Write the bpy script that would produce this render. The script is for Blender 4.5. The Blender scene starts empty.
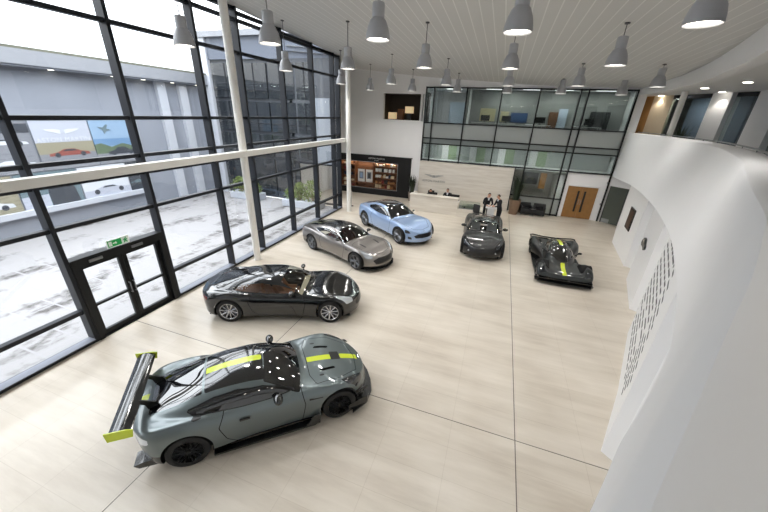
import bpy, bmesh, math, random
import numpy as np
from mathutils import Vector, Matrix
random.seed(7)
SC = bpy.context.scene
COL = SC.collection
PI = math.pi
H = 5.65

# ------------------------------------------------------------------ materials
def lin(c):
    out = []
    for v in c:
        v = v/255.0
        out.append(v/12.92 if v <= 0.04045 else ((v+0.055)/1.055)**2.4)
    return (*out, 1.0)

class NT:
    def __init__(s, m):
        s.t = m.node_tree; s.n = s.t.nodes; s.l = s.t.links
    def add(s, kind, **kw):
        nd = s.n.new(kind)
        for k, v in kw.items():
            if k.startswith('i_'):
                key = k[2:]
                key = int(key) if key.isdigit() else key.replace('_', ' ')
                nd.inputs[key].default_value = v
            else:
                setattr(nd, k, v)
        return nd
    def link(s, a, b): s.l.new(a, b)

def mat(name, rgb, rough=0.5, metal=0.0, coat=0.0, spec=0.5, emit=None, estr=1.0, noise=0.0, nscale=8.0, coat_rough=0.03):
    m = bpy.data.materials.new(name); m.use_nodes = True
    t = NT(m); b = t.n['Principled BSDF']
    c = lin(rgb)
    b.inputs['Base Color'].default_value = c
    b.inputs['Roughness'].default_value = rough
    b.inputs['Metallic'].default_value = metal
    b.inputs['Coat Weight'].default_value = coat
    b.inputs['Coat Roughness'].default_value = coat_rough
    b.inputs['Specular IOR Level'].default_value = spec
    if emit:
        b.inputs['Emission Color'].default_value = lin(emit); b.inputs['Emission Strength'].default_value = estr
    if noise > 0:
        tc = t.add('ShaderNodeTexCoord'); nz = t.add('ShaderNodeTexNoise', i_Scale=nscale, i_Detail=4.0)
        t.link(tc.outputs['Object'], nz.inputs['Vector'])
        rp = t.add('ShaderNodeMapRange'); rp.inputs['From Min'].default_value = .3; rp.inputs['From Max'].default_value = .7
        rp.inputs['To Min'].default_value = 1-noise; rp.inputs['To Max'].default_value = 1+noise*.6
        t.link(nz.outputs['Fac'], rp.inputs['Value'])
        mx = t.add('ShaderNodeVectorMath', operation='SCALE'); mx.inputs[0].default_value = c[:3]
        t.link(rp.outputs['Result'], mx.inputs['Scale']); t.link(mx.outputs['Vector'], b.inputs['Base Color'])
    return m

def glass(name, tint=(0.94, 0.96, 0.96), f0=0.05, power=4.0, gain=0.75, body=None, bodyfac=0.0, rough=0.0):
    """thin pane: see-through, mirror-like towards grazing angles, with an optional dusty / frosted body"""
    m = bpy.data.materials.new(name); m.use_nodes = True
    t = NT(m); t.n.remove(t.n['Principled BSDF']); out = t.n['Material Output']
    tr = t.add('ShaderNodeBsdfTransparent'); tr.inputs['Color'].default_value = (*tint, 1)
    base = tr.outputs[0]
    if body:
        df = t.add('ShaderNodeBsdfDiffuse'); df.inputs['Color'].default_value = lin(body)
        mx = t.add('ShaderNodeMixShader'); mx.inputs[0].default_value = bodyfac
        t.link(tr.outputs[0], mx.inputs[1]); t.link(df.outputs[0], mx.inputs[2]); base = mx.outputs[0]
    gl = t.add('ShaderNodeBsdfGlossy'); gl.inputs['Roughness'].default_value = rough
    lw = t.add('ShaderNodeLayerWeight'); lw.inputs['Blend'].default_value = 0.5
    pw = t.add('ShaderNodeMath', operation='POWER'); pw.inputs[1].default_value = power
    ml = t.add('ShaderNodeMath', operation='MULTIPLY_ADD'); ml.inputs[1].default_value = gain; ml.inputs[2].default_value = f0
    t.link(lw.outputs['Facing'], pw.inputs[0]); t.link(pw.outputs[0], ml.inputs[0])
    m2 = t.add('ShaderNodeMixShader')
    t.link(ml.outputs[0], m2.inputs[0]); t.link(base, m2.inputs[1]); t.link(gl.outputs[0], m2.inputs[2])
    t.link(m2.outputs[0], out.inputs['Surface'])
    return m

# ------------------------------------------------------------------ mesh building
class MB:
    """collects shapes, builds ONE mesh object"""
    def __init__(s): s.v = []; s.f = []; s.fm = []
    def add(s, vs, fs, mi=0):
        o = len(s.v); s.v += [tuple(map(float, p)) for p in vs]
        s.f += [tuple(i+o for i in f) for f in fs]; s.fm += [mi]*len(fs)
        return s
    def box(s, x0, x1, y0, y1, z0, z1, mi=0):
        vs = [(x, y, z) for z in (z0, z1) for y in (y0, y1) for x in (x0, x1)]
        return s.add(vs, [(0,2,3,1),(4,5,7,6),(0,1,5,4),(2,6,7,3),(0,4,6,2),(1,3,7,5)], mi)
    def cbox(s, c, d, mi=0, rz=0.0):
        hx, hy, hz = d[0]/2, d[1]/2, d[2]/2
        cs, sn = math.cos(rz), math.sin(rz)
        vs = []
        for z in (-hz, hz):
            for y in (-hy, hy):
                for x in (-hx, hx): vs.append((c[0]+x*cs-y*sn, c[1]+x*sn+y*cs, c[2]+z))
        return s.add(vs, [(0,2,3,1),(4,5,7,6),(0,1,5,4),(2,6,7,3),(0,4,6,2),(1,3,7,5)], mi)
    def rbox(s, x0, x1, y0, y1, z0, z1, r=0.02, mi=0, seg=2):
        bm = bmesh.new(); bmesh.ops.create_cube(bm, size=1)
        for v in bm.verts: v.co = Vector(((x0+x1)/2+v.co.x*(x1-x0), (y0+y1)/2+v.co.y*(y1-y0), (z0+z1)/2+v.co.z*(z1-z0)))
        bmesh.ops.bevel(bm, geom=bm.edges[:], offset=r, segments=seg, profile=.5, affect='EDGES')
        bm.verts.index_update()
        s.add([v.co for v in bm.verts], [[v.index for v in f.verts] for f in bm.faces], mi); bm.free(); return s
    def lathe(s, prof, n=24, c=(0,0,0), axis='z', mi=0, close=False):
        vs = []
        for (r, h) in prof:
            for k in range(n):
                a = 2*PI*k/n; p = (r*math.cos(a), r*math.sin(a), h)
                if axis == 'y': p = (p[0], p[2], p[1])
                if axis == 'x': p = (p[2], p[0], p[1])
                vs.append((p[0]+c[0], p[1]+c[1], p[2]+c[2]))
        fs = []; m = len(prof); rng = m if close else m-1
        for i in range(rng):
            j = (i+1) % m
            for k in range(n):
                q = (i*n+k, i*n+(k+1) % n, j*n+(k+1) % n, j*n+k)
                fs.append(q if axis != 'y' else q[::-1])
        return s.add(vs, fs, mi)
    def tube(s, pts, r, n=8, mi=0, caps=True):
        pts = [Vector(p) for p in pts]; rs = r if isinstance(r, (list, tuple)) else [r]*len(pts)
        vs = []; prev = None
        for i, p in enumerate(pts):
            d = (pts[min(i+1, len(pts)-1)]-pts[max(i-1, 0)]).normalized()
            if prev is None:
                up = Vector((0,0,1)) if abs(d.z) < .9 else Vector((1,0,0))
                a = d.cross(up).normalized()
            else:
                a = (prev - d*prev.dot(d)).normalized()
            prev = a; b = d.cross(a)
            for k in range(n):
                t = 2*PI*k/n; vs.append(p+(a*math.cos(t)+b*math.sin(t))*rs[i])
        fs = [(i*n+k, i*n+(k+1) % n, (i+1)*n+(k+1) % n, (i+1)*n+k) for i in range(len(pts)-1) for k in range(n)]
        if caps: fs += [tuple(range(n))[::-1], tuple(range((len(pts)-1)*n, len(pts)*n))]
        return s.add(vs, fs, mi)
    def prism(s, poly, a, b, plane='xz', mi=0):
        """extrude a 2D outline between a and b along the remaining axis"""
        def P(u, v, w): return {'xz': (u, w, v), 'xy': (u, v, w), 'yz': (w, u, v)}[plane]
        n = len(poly); vs = [P(u, v, a) for u, v in poly]+[P(u, v, b) for u, v in poly]
        fs = [tuple(range(n)), tuple(range(2*n-1, n-1, -1))]+[(i, i+n, (i+1) % n+n, (i+1) % n) for i in range(n)]
        return s.add(vs, fs, mi)
    def ball(s, c, r, n=12, m=8, mi=0):
        rx, ry, rz = r if isinstance(r, (list, tuple)) else (r, r, r)
        vs = [(c[0], c[1], c[2]-rz)]
        for i in range(1, m):
            a = -PI/2+PI*i/m
            for k in range(n): vs.append((c[0]+rx*math.cos(a)*math.cos(2*PI*k/n), c[1]+ry*math.cos(a)*math.sin(2*PI*k/n), c[2]+rz*math.sin(a)))
        vs.append((c[0], c[1], c[2]+rz)); L = len(vs)-1
        fs = [(0, 1+(k+1) % n, 1+k) for k in range(n)]
        for i in range(m-2):
            for k in range(n): fs.append((1+i*n+k, 1+i*n+(k+1) % n, 1+(i+1)*n+(k+1) % n, 1+(i+1)*n+k))
        fs += [(1+(m-2)*n+k, 1+(m-2)*n+(k+1) % n, L) for k in range(n)]
        return s.add(vs, fs, mi)
    def build(s, name, m, parent=None, smooth=None, loc=None, rz=0.0, fix=True):
        me = bpy.data.meshes.new(name); me.from_pydata(s.v, [], s.f)
        if fix:
            bm = bmesh.new(); bm.from_mesh(me); bmesh.ops.recalc_face_normals(bm, faces=bm.faces[:]); bm.to_mesh(me); bm.free()
        for mm in (m if isinstance(m, (list, tuple)) else [m]): me.materials.append(mm)
        if any(s.fm): me.polygons.foreach_set('material_index', s.fm)
        if smooth is not None:
            me.polygons.foreach_set('use_smooth', [True]*len(me.polygons))
            if smooth < 180: me.set_sharp_from_angle(angle=math.radians(smooth))
        me.update()
        o = bpy.data.objects.new(name, me); COL.objects.link(o)
        if parent is not None: o.parent = parent
        if loc is not None: o.location = loc
        if rz: o.rotation_euler = (0, 0, rz)
        return o

def tag(o, label=None, cat=None, group=None, kind=None):
    if label: o['label'] = label
    if cat: o['category'] = cat
    if group: o['group'] = group
    if kind: o['kind'] = kind
    return o
def thing(name, label, cat, loc=(0,0,0), rz=0.0, group=None):
    o = bpy.data.objects.new(name, None); COL.objects.link(o); o.empty_display_size = .2
    o.location = loc; o.rotation_euler = (0, 0, rz)
    return tag(o, label, cat, group)
def struct(o): o['kind'] = 'structure'; return o
def copy_tree(o, parent=None):
    c = o.copy(); COL.objects.link(c)
    if parent is not None: c.parent = parent
    for ch in list(o.children): copy_tree(ch, c)
    return c
def text_mesh(name, body, size, m, parent=None, depth=.006, spacing=1.0):
    cu = bpy.data.curves.new(name, 'FONT'); cu.body = body; cu.size = size; cu.extrude = depth
    cu.align_x = 'CENTER'; cu.space_character = spacing
    tmp = bpy.data.objects.new(name+'_tmp', cu); COL.objects.link(tmp)
    dg = bpy.context.evaluated_depsgraph_get(); me = bpy.data.meshes.new_from_object(tmp.evaluated_get(dg))
    bpy.data.objects.remove(tmp); me.materials.clear(); me.materials.append(m); me.name = name
    o = bpy.data.objects.new(name, me); COL.objects.link(o)
    if parent is not None: o.parent = parent
    return o

def pchip(keys):
    xs = np.array([k[0] for k in keys], float); ys = np.array([k[1] for k in keys], float)
    h = np.diff(xs); d = np.diff(ys)/h; m = np.zeros(len(xs))
    m[0] = d[0]; m[-1] = d[-1]
    for i in range(1, len(xs)-1):
        if d[i-1]*d[i] > 0:
            w1 = 2*h[i]+h[i-1]; w2 = h[i]+2*h[i-1]; m[i] = (w1+w2)/(w1/d[i-1]+w2/d[i])
    def f(x):
        x = np.clip(np.asarray(x, float), xs[0], xs[-1]); i = np.clip(np.searchsorted(xs, x)-1, 0, len(h)-1)
        t = (x-xs[i])/h[i]
        return ((1+2*t)*(1-t)**2*ys[i]+t*(1-t)**2*h[i]*m[i]+t*t*(3-2*t)*ys[i+1]+t*t*(t-1)*h[i]*m[i+1])
    return f
# ------------------------------------------------------------------ the material library
M = {}
M['white'] = mat('white_paint', (232,232,232), .55)
M['white_wall'] = mat('white_wall_paint', (240,240,241), .6, noise=.015, nscale=.6)
M['column'] = mat('white_steel', (232,230,224), .4)
M['frame'] = mat('anthracite_frame', (24,27,33), .45, .0, spec=.35)
M['frame_dark'] = mat('black_frame', (17,19,20), .45, spec=.35)
M['sill'] = mat('grey_sill', (112,116,126), .45, .1)
M['pane'] = glass('clear_pane', (.98,.988,.99), .03, 4.0, .5)
M['pane_office'] = glass('grey_green_pane', (.66,.69,.67), .05, 3.5, .6)
M['frosted'] = glass('frosted_pane', (.50,.55,.54), .07, 3.0, .6, body=(196,200,198), bodyfac=.5, rough=.05)
M['fascia'] = mat('grey_white_fascia', (128,131,137), .5)
M['oak'] = mat('oak_veneer', (150,108,58), .45, noise=.12, nscale=5)
M['black'] = mat('black_satin', (16,16,17), .35)
M['black_matte'] = mat('black_matte', (14,14,15), .75)
M['dark_grey'] = mat('dark_grey', (52,54,56), .5)
M['lamp_grey'] = mat('lamp_grey', (172,173,177), .42, .1)
M['lamp_dark'] = mat('lamp_cord_grey', (80,80,82), .5)
M['lamp_glow'] = mat('lamp_glow', (255,255,250), .4, emit=(255,248,232), estr=6)
M['panel_glow'] = mat('ceiling_light_panel', (255,255,255), .4, emit=(250,252,255), estr=3.0)
M['cream_glow'] = mat('cream_shade', (235,215,180), .6, emit=(255,222,170), estr=.35)
M['tyre'] = mat('tyre_rubber', (20,20,21), .7)
M['liner'] = mat('arch_liner', (9,9,10), .9)
M['rim_black'] = mat('black_alloy', (22,23,24), .3, .6)
M['rim_silver'] = mat('silver_alloy', (190,190,192), .25, .8)
M['rim_grey'] = mat('grey_alloy', (120,122,126), .3, .8)
M['disc'] = mat('brake_steel', (95,95,98), .35, .8)
M['lime'] = mat('lime_paint', (206,222,40), .35, coat=.5)
M['caliper_yellow'] = mat('yellow_caliper', (200,210,30), .4)  # plain yellow paint of the brake calipers
M['carbon'] = mat('carbon_fibre', (20,21,22), .25, coat=.6)
M['gloss_black'] = mat('gloss_black', (10,11,12), .12, coat=1.0)
M['glass_black'] = mat('tinted_black_glass', (8,9,11), .03, coat=1.0, spec=.8, coat_rough=.0)
M['car_glass'] = glass('car_glass', (.74,.77,.76), .07, 3.0, .7)
M['car_glass_dark'] = glass('car_glass_dark', (.30,.31,.32), .08, 3.0, .7)
M['chrome'] = mat('chrome', (210,212,215), .12, 1.0)
M['lens'] = mat('headlight_lens', (200,206,212), .06, .6, coat=1.0, coat_rough=.0)
M['lens_dark'] = mat('dark_headlight', (40,43,46), .05, .3, coat=1.0, coat_rough=.0)
M['red_lens'] = mat('tail_light_red', (120,18,18), .15, coat=1.0)
M['white_lens'] = mat('tail_light_clear', (215,220,225), .12, coat=1.0)
M['tan'] = mat('tan_leather', (150,92,48), .5)
M['cream_leather'] = mat('cream_leather', (205,190,160), .5)
M['red_leather'] = mat('red_leather', (112,24,26), .45)
M['grey_leather'] = mat('grey_leather', (176,178,180), .5)
M['dark_leather'] = mat('dark_leather', (24,24,26), .55)
M['skin'] = mat('skin', (200,150,122), .5)
M['suit'] = mat('dark_suit', (22,23,29), .8)
M['hair'] = mat('dark_hair', (30,24,20), .6)
M['shirt'] = mat('white_shirt', (225,225,228), .7)
M['paper'] = mat('paper', (240,240,238), .7)
M['leaf'] = mat('dark_leaf', (34,48,30), .5, noise=.2, nscale=6)
M['leaf_out'] = mat('garden_leaf', (96,112,52), .6, noise=.3, nscale=4)
M['pot'] = mat('timber_pot', (124,100,80), .55, noise=.12, nscale=9)
M['pot_pale'] = mat('pale_pot', (150,138,128), .55)
M['wood_shelf'] = mat('shelf_wood', (120,78,48), .5, noise=.1, nscale=4)
M['steel'] = mat('brushed_steel', (150,152,155), .3, 1.0)
M['green_sign'] = mat('exit_green', (22,130,64), .4, emit=(30,150,75), estr=.35)
M['sign_white'] = mat('sign_white', (240,245,240), .4)
M['lettering'] = mat('grey_metal_letters', (162,161,158), .35, .4)
M['lettering_white'] = mat('white_letters', (225,225,225), .5)
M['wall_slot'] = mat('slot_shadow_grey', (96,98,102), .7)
M['carpet'] = mat('grey_carpet', (96,94,90), .9)
def paint(name, rgb, metal=.55, rough=.32, coat=1.0):
    return mat(name, rgb, rough, metal, coat)
M['p_amr'] = paint('satin_grey_green_paint', (103,113,114), .55, .3, .8)
M['p_black'] = paint('black_paint', (7,8,10), 0.0, .12)
M['p_bronze'] = paint('grey_bronze_paint', (130,125,121), .7, .3)
M['p_blue'] = paint('pale_blue_paint', (148,172,208), .35, .3)
M['p_night'] = paint('black_violet_paint', (9,9,11), .0, .4, .45)
M['p_green'] = paint('dark_grey_green_paint', (30,35,35), .2, .4, .5)

def floor_mat():
    m = bpy.data.materials.new('travertine_floor'); m.use_nodes = True
    t = NT(m); b = t.n['Principled BSDF']
    geo = t.add('ShaderNodeNewGeometry')
    mp = t.add('ShaderNodeMapping'); mp.inputs['Scale'].default_value = (.22, 1.7, 1); t.link(geo.outputs['Position'], mp.inputs['Vector'])
    n1 = t.add('ShaderNodeTexNoise', i_Scale=1.6, i_Detail=8.0, i_Roughness=.66); t.link(mp.outputs[0], n1.inputs['Vector'])
    n2 = t.add('ShaderNodeTexNoise', i_Scale=.45, i_Detail=3.0); t.link(geo.outputs['Position'], n2.inputs['Vector'])
    br = t.add('ShaderNodeTexBrick', i_Scale=1.0); br.offset = .0; br.squash = 1.0
    br.inputs['Color1'].default_value = (.49,.49,.49,1); br.inputs['Color2'].default_value = (.53,.53,.53,1); br.inputs['Mortar'].default_value = (.33,.33,.33,1)
    br.inputs['Mortar Size'].default_value = .005; br.inputs['Brick Width'].default_value = 1.2; br.inputs['Row Height'].default_value = .6
    t.link(geo.outputs['Position'], br.inputs['Vector'])
    s1 = t.add('ShaderNodeMath', operation='ADD'); t.link(n1.outputs['Fac'], s1.inputs[0]); t.link(n2.outputs['Fac'], s1.inputs[1])
    s2 = t.add('ShaderNodeMath', operation='ADD'); t.link(s1.outputs[0], s2.inputs[0])
    bw = t.add('ShaderNodeRGBToBW'); t.link(br.outputs['Color'], bw.inputs[0]); t.link(bw.outputs[0], s2.inputs[1])
    rp = t.add('ShaderNodeValToRGB'); e = rp.color_ramp.elements
    e[0].position = .36; e[0].color = lin((180,167,150)); e[1].position = .62; e[1].color = lin((224,215,202))
    q = rp.color_ramp.elements.new(.5); q.color = lin((208,198,183))
    sc = t.add('ShaderNodeMath', operation='MULTIPLY'); sc.inputs[1].default_value = 1/3; t.link(s2.outputs[0], sc.inputs[0]); t.link(sc.outputs[0], rp.inputs[0])
    # two sets of dark movement joints
    sx = t.add('ShaderNodeSeparateXYZ'); t.link(geo.outputs['Position'], sx.inputs[0])
    def joint(sock, off, period, w):
        a = t.add('ShaderNodeMath', operation='SUBTRACT'); a.inputs[1].default_value = off-period/2; t.link(sock, a.inputs[0])
        f = t.add('ShaderNodeMath', operation='FLOORED_MODULO'); f.inputs[1].default_value = period; t.link(a.outputs[0], f.inputs[0])
        c = t.add('ShaderNodeMath', operation='COMPARE'); c.inputs[1].default_value = period/2; c.inputs[2].default_value = w; t.link(f.outputs[0], c.inputs[0])
        return c.outputs[0]
    jx = joint(sx.outputs['X'], 1.2, 5.95, .009); jy = joint(sx.outputs['Y'], 4.8, 30, .009)
    mxj = t.add('ShaderNodeMath', operation='MAXIMUM'); t.link(jx, mxj.inputs[0]); t.link(jy, mxj.inputs[1])
    mc = t.add('ShaderNodeMix', data_type='RGBA'); t.link(mxj.outputs[0], mc.inputs[0]); t.link(rp.outputs[0], mc.inputs[6]); mc.inputs[7].default_value = lin((96,88,78))
    t.link(mc.outputs[2], b.inputs['Base Color'])
    b.inputs['Roughness'].default_value = .3; b.inputs['Specular IOR Level'].default_value = .5
    return m
M['floor'] = floor_mat()

def travertine(name, c0, c1):
    m = bpy.data.materials.new(name); m.use_nodes = True
    t = NT(m); b = t.n['Principled BSDF']; geo = t.add('ShaderNodeNewGeometry')
    mp = t.add('ShaderNodeMapping'); mp.inputs['Scale'].default_value = (.5, .5, 5); t.link(geo.outputs['Position'], mp.inputs['Vector'])
    n1 = t.add('ShaderNodeTexNoise', i_Scale=1.4, i_Detail=6.0, i_Roughness=.6); t.link(mp.outputs[0], n1.inputs['Vector'])
    rp = t.add('ShaderNodeValToRGB'); e = rp.color_ramp.elements
    e[0].position = .35; e[0].color = lin(c0); e[1].position = .65; e[1].color = lin(c1)
    t.link(n1.outputs['Fac'], rp.inputs[0]); t.link(rp.outputs[0], b.inputs['Base Color']); b.inputs['Roughness'].default_value = .4
    return m
M['stone'] = travertine('travertine_panel', (214,206,194), (230,224,214))

def ceiling_mat():
    m = bpy.data.materials.new('plank_ceiling'); m.use_nodes = True
    t = NT(m); b = t.n['Principled BSDF']; geo = t.add('ShaderNodeNewGeometry')
    sx = t.add('ShaderNodeSeparateXYZ'); t.link(geo.outputs['Position'], sx.inputs[0])
    f = t.add('ShaderNodeMath', operation='FLOORED_MODULO'); f.inputs[1].default_value = .3; t.link(sx.outputs['X'], f.inputs[0])
    c = t.add('ShaderNodeMath', operation='COMPARE'); c.inputs[1].default_value = .15; c.inputs[2].default_value = .014; t.link(f.outputs[0], c.inputs[0])
    mc = t.add('ShaderNodeMix', data_type='RGBA'); t.link(c.outputs[0], mc.inputs[0])
    mc.inputs[6].default_value = lin((205,205,203)); mc.inputs[7].default_value = lin((228,228,226))
    t.link(mc.outputs[2], b.inputs['Base Color']); b.inputs['Roughness'].default_value = .45
    return m
M['ceiling'] = ceiling_mat()

def paving_mat():
    m = bpy.data.materials.new('stained_pavers'); m.use_nodes = True
    t = NT(m); b = t.n['Principled BSDF']; geo = t.add('ShaderNodeNewGeometry')
    mp = t.add('ShaderNodeMapping'); mp.inputs['Scale'].default_value = (1.0, .45, 1); t.link(geo.outputs['Position'], mp.inputs['Vector'])
    n1 = t.add('ShaderNodeTexNoise', i_Scale=.75, i_Detail=7.0, i_Roughness=.62); t.link(mp.outputs[0], n1.inputs['Vector'])
    n2 = t.add('ShaderNodeTexNoise', i_Scale=5.0, i_Detail=4.0); t.link(geo.outputs['Position'], n2.inputs['Vector'])
    a = t.add('ShaderNodeMath', operation='MULTIPLY_ADD'); a.inputs[1].default_value = .25; t.link(n2.outputs['Fac'], a.inputs[0]); t.link(n1.outputs['Fac'], a.inputs[2])
    rp = t.add('ShaderNodeValToRGB'); e = rp.color_ramp.elements
    e[0].position = .47; e[0].color = lin((56,53,51)); e[1].position = .60; e[1].color = lin((134,133,134))
    t.link(a.outputs[0], rp.inputs[0])
    br = t.add('ShaderNodeTexBrick', i_Scale=1.0); br.offset = .5
    br.inputs['Color1'].default_value = (0,0,0,1); br.inputs['Color2'].default_value = (0,0,0,1); br.inputs['Mortar'].default_value = (1,1,1,1)
    br.inputs['Mortar Size'].default_value = .035; br.inputs['Mortar Smooth'].default_value = .4; br.inputs['Brick Width'].default_value = 1.5; br.inputs['Row Height'].default_value = .75
    t.link(geo.outputs['Position'], br.inputs['Vector'])
    mc = t.add('ShaderNodeMix', data_type='RGBA'); t.link(br.outputs['Color'], mc.inputs[0]); t.link(rp.outputs[0], mc.inputs[6]); mc.inputs[7].default_value = lin((136,135,137))
    t.link(mc.outputs[2], b.inputs['Base Color']); b.inputs['Roughness'].default_value = .7
    return m
M['paving'] = paving_mat()
M['facade'] = mat('grey_render', (128,133,143), .6, noise=.06, nscale=.5)
M['facade_pale'] = mat('pale_render', (170,174,182), .6)
M['facade_dark'] = mat('dark_cladding', (58,62,68), .5)
M['wing_window'] = mat('dark_window', (34,38,42), .08, coat=.6)
# ------------------------------------------------------------------ cars: a lofted shell, cut exactly along the outlines of its panels
def sdpoly(u, v, poly):
    """signed distance to a closed outline, positive inside"""
    p = np.array(poly, float); q = np.roll(p, -1, 0)
    d = np.full(u.shape, 1e9); ins = np.zeros(u.shape, bool)
    for (ax, ay), (bx, by) in zip(p, q):
        ex, ey = bx-ax, by-ay; wx, wy = u-ax, v-ay
        t = np.clip((wx*ex+wy*ey)/(ex*ex+ey*ey+1e-12), 0, 1)
        d = np.minimum(d, np.hypot(wx-t*ex, wy-t*ey))
        c = ((ay <= v) & (by > v)) | ((by <= v) & (ay > v))
        with np.errstate(divide='ignore', invalid='ignore'):
            xi = ax+(v-ay)*ex/(ey if abs(ey) > 1e-12 else 1e-12)
        ins ^= c & (u < xi)
    return np.where(ins, d, -d)
def band(u, v, line, w):
    d = np.full(u.shape, 1e9)
    for (ax, ay), (bx, by) in zip(line[:-1], line[1:]):
        ex, ey = bx-ax, by-ay; wx, wy = u-ax, v-ay
        t = np.clip((wx*ex+wy*ey)/(ex*ex+ey*ey+1e-12), 0, 1)
        d = np.minimum(d, np.hypot(wx-t*ex, wy-t*ey))
    return w-d
def carve(V, polys, gfun):
    A = np.array(V); g = list(np.asarray(gfun(A[:,0], A[:,1], A[:,2]), float)); g = [1e-7 if abs(q) < 1e-7 else q for q in g]
    cache = {}; ins = []; out = []
    for p in polys:
        s = [g[i] > 0 for i in p]
        if all(s): ins.append(p); continue
        if not any(s): out.append(p); continue
        a = []; b = []; n = len(p)
        for k in range(n):
            i, j = p[k], p[(k+1) % n]
            (a if s[k] else b).append(i)
            if s[k] != s[(k+1) % n]:
                key = (min(i, j), max(i, j))
                if key not in cache:
                    t = g[i]/(g[i]-g[j]); cache[key] = len(V)
                    V.append(tuple(V[i][c]+(V[j][c]-V[i][c])*t for c in range(3)))
                a.append(cache[key]); b.append(cache[key])
        if len(a) > 2: ins.append(tuple(a))
        if len(b) > 2: out.append(tuple(b))
    return ins, out
def shell_mesh(name, V, polys, m, parent, smooth=45):
    used = {}; vs = []; fs = []
    for p in polys:
        f = []
        for i in p:
            if i not in used: used[i] = len(vs); vs.append(V[i])
            if not f or f[-1] != used[i]: f.append(used[i])
        if len(f) > 2 and f[0] == f[-1]: f.pop()
        if len(set(f)) > 2: fs.append(tuple(f))
    if not fs: return None
    b = MB(); b.v = vs; b.f = fs; b.fm = [0]*len(fs)
    return b.build(name, m, parent, smooth=smooth, fix=False)

def smax(a, b, k):
    h = np.clip(.5+.5*(a-b)/k, 0, 1)
    return b*(1-h)+a*h+k*h*(1-h)

def make_shell(c, NX=150, NS=54):
    xr, xf = c['rear'], c['front']
    W = pchip(c['W']); zb = pchip(c['zb']); zs = pchip(c['zs']); zc = pchip(c['zc'])
    t = np.linspace(-1, 1, NX); xs = (xr+xf)/2+(xf-xr)/2*np.sin(t*PI/2)
    lf, nf = c.get('round_f', (1.0, 2.6)); lr, nr = c.get('round_r', (.6, 3.0))
    roof = pchip(c['roof']) if 'roof' in c else None
    wg = pchip(c['wg']) if roof else None
    V = []; rows = []
    for x in xs:
        w = float(W(x))
        if x > xf-lf: w *= max(0, 1-((x-(xf-lf))/lf)**nf)**(1/nf)
        if x < xr+lr: w *= max(0, 1-(((xr+lr)-x)/lr)**nr)**(1/nr)
        w = max(w, 1e-4)
        b_, s_, c_ = float(zb(x)), float(zs(x)), float(zc(x)); h = s_-b_
        yc = c.get('crown', .86)
        pts = [(w*.80, b_-.0), (w*.93, b_+.015), (w*.985, b_+.10*h), (w*1.0, b_+.42*h), (w*.992, b_+.66*h), (w*.965, b_+.84*h), (w*.92, b_+.95*h), (w*yc, s_), (w*.62, s_*.42+c_*.58), (w*.32, c_*.97+s_*.03), (0, c_)]
        P = np.array(pts); n = len(P); seg = []
        E = np.vstack([2*P[0]-P[1], P, [-P[-2][0], P[-2][1]]])
        for i in range(n-1):
            p0, p1, p2, p3 = E[i:i+4]; u = np.linspace(0, 1, 22, endpoint=False)[:,None]
            seg.append(.5*((2*p1)+(-p0+p2)*u+(2*p0-5*p1+4*p2-p3)*u*u+(-p0+3*p1-3*p2+p3)*u**3))
        D = np.vstack(seg+[P[-1:]]); y, z = D[:,0].copy(), D[:,1].copy(); y = np.maximum(y, 0)
        if 'bump' in c: z = np.where(z > b_+.7*h, z+c['bump'](x, y), z)
        if roof is not None:
            # densify the top part so the steep glass sides are well sampled
            k0 = int(len(y)*.5)
            yy = np.concatenate([y[:k0], np.linspace(y[k0], 0, 260)]); zz = np.concatenate([z[:k0], np.interp(np.linspace(y[k0], 0, 260), y[k0:][::-1], z[k0:][::-1])])
            y, z = yy, zz
            xx = x+c.get('wrap', .16)*y*y
            zr = roof(xx); g0 = c.get('belt', .72); wgx = float(wg(x))
            q = np.clip(y/wgx, 0, 1)
            G = g0+(zr-g0)*(np.clip(1-q**c.get('gp', 2.6), 0, 1))**(1/c.get('gq', 1.7))
            G = np.where(y >= wgx, g0-.1-(y-wgx)*4, G); G = np.where(zr < g0+.02, g0-.3, G)
            sel = np.arange(len(y)) >= k0
            z = np.where(sel, smax(z, G, c.get('blend', .03)), z)
        L = np.concatenate([[0], np.cumsum(np.hypot(np.diff(y), np.diff(z))+1e-9)])
        s = np.linspace(0, L[-1], NS); y = np.interp(s, L, y); z = np.interp(s, L, z)
        xo = np.full(NS, x)
        tf = np.clip((x-(xf-lf*1.1))/(lf*1.1), 0, 1)**2; tr = np.clip(((xr+lr*1.3)-x)/(lr*1.3), 0, 1)**2
        zref = c.get('rake_z', .38)
        xo = xo-c.get('rake_f', .25)*tf*np.maximum(z-zref, 0)-c.get('under_f', .15)*tf*np.maximum(zref-z, 0)
        xo = xo+c.get('rake_r', .12)*tr*np.maximum(z-c.get('rake_rz', .85), -1)*-1
        row = []
        for k in range(NS): row.append((xo[k], y[k], z[k]))
        full = row+[(p[0], -p[1], p[2]) for p in row[-2::-1]]
        rows.append(full)
    n2 = len(rows[0]); V = [p for r in rows for p in r]
    polys = [(i*n2+k, i*n2+k+1, (i+1)*n2+k+1, (i+1)*n2+k) for i in range(NX-1) for k in range(n2-1)]
    # rows run from the left sill over the top to the right sill: faces point outwards
    return V, [p[::-1] for p in polys]

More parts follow.
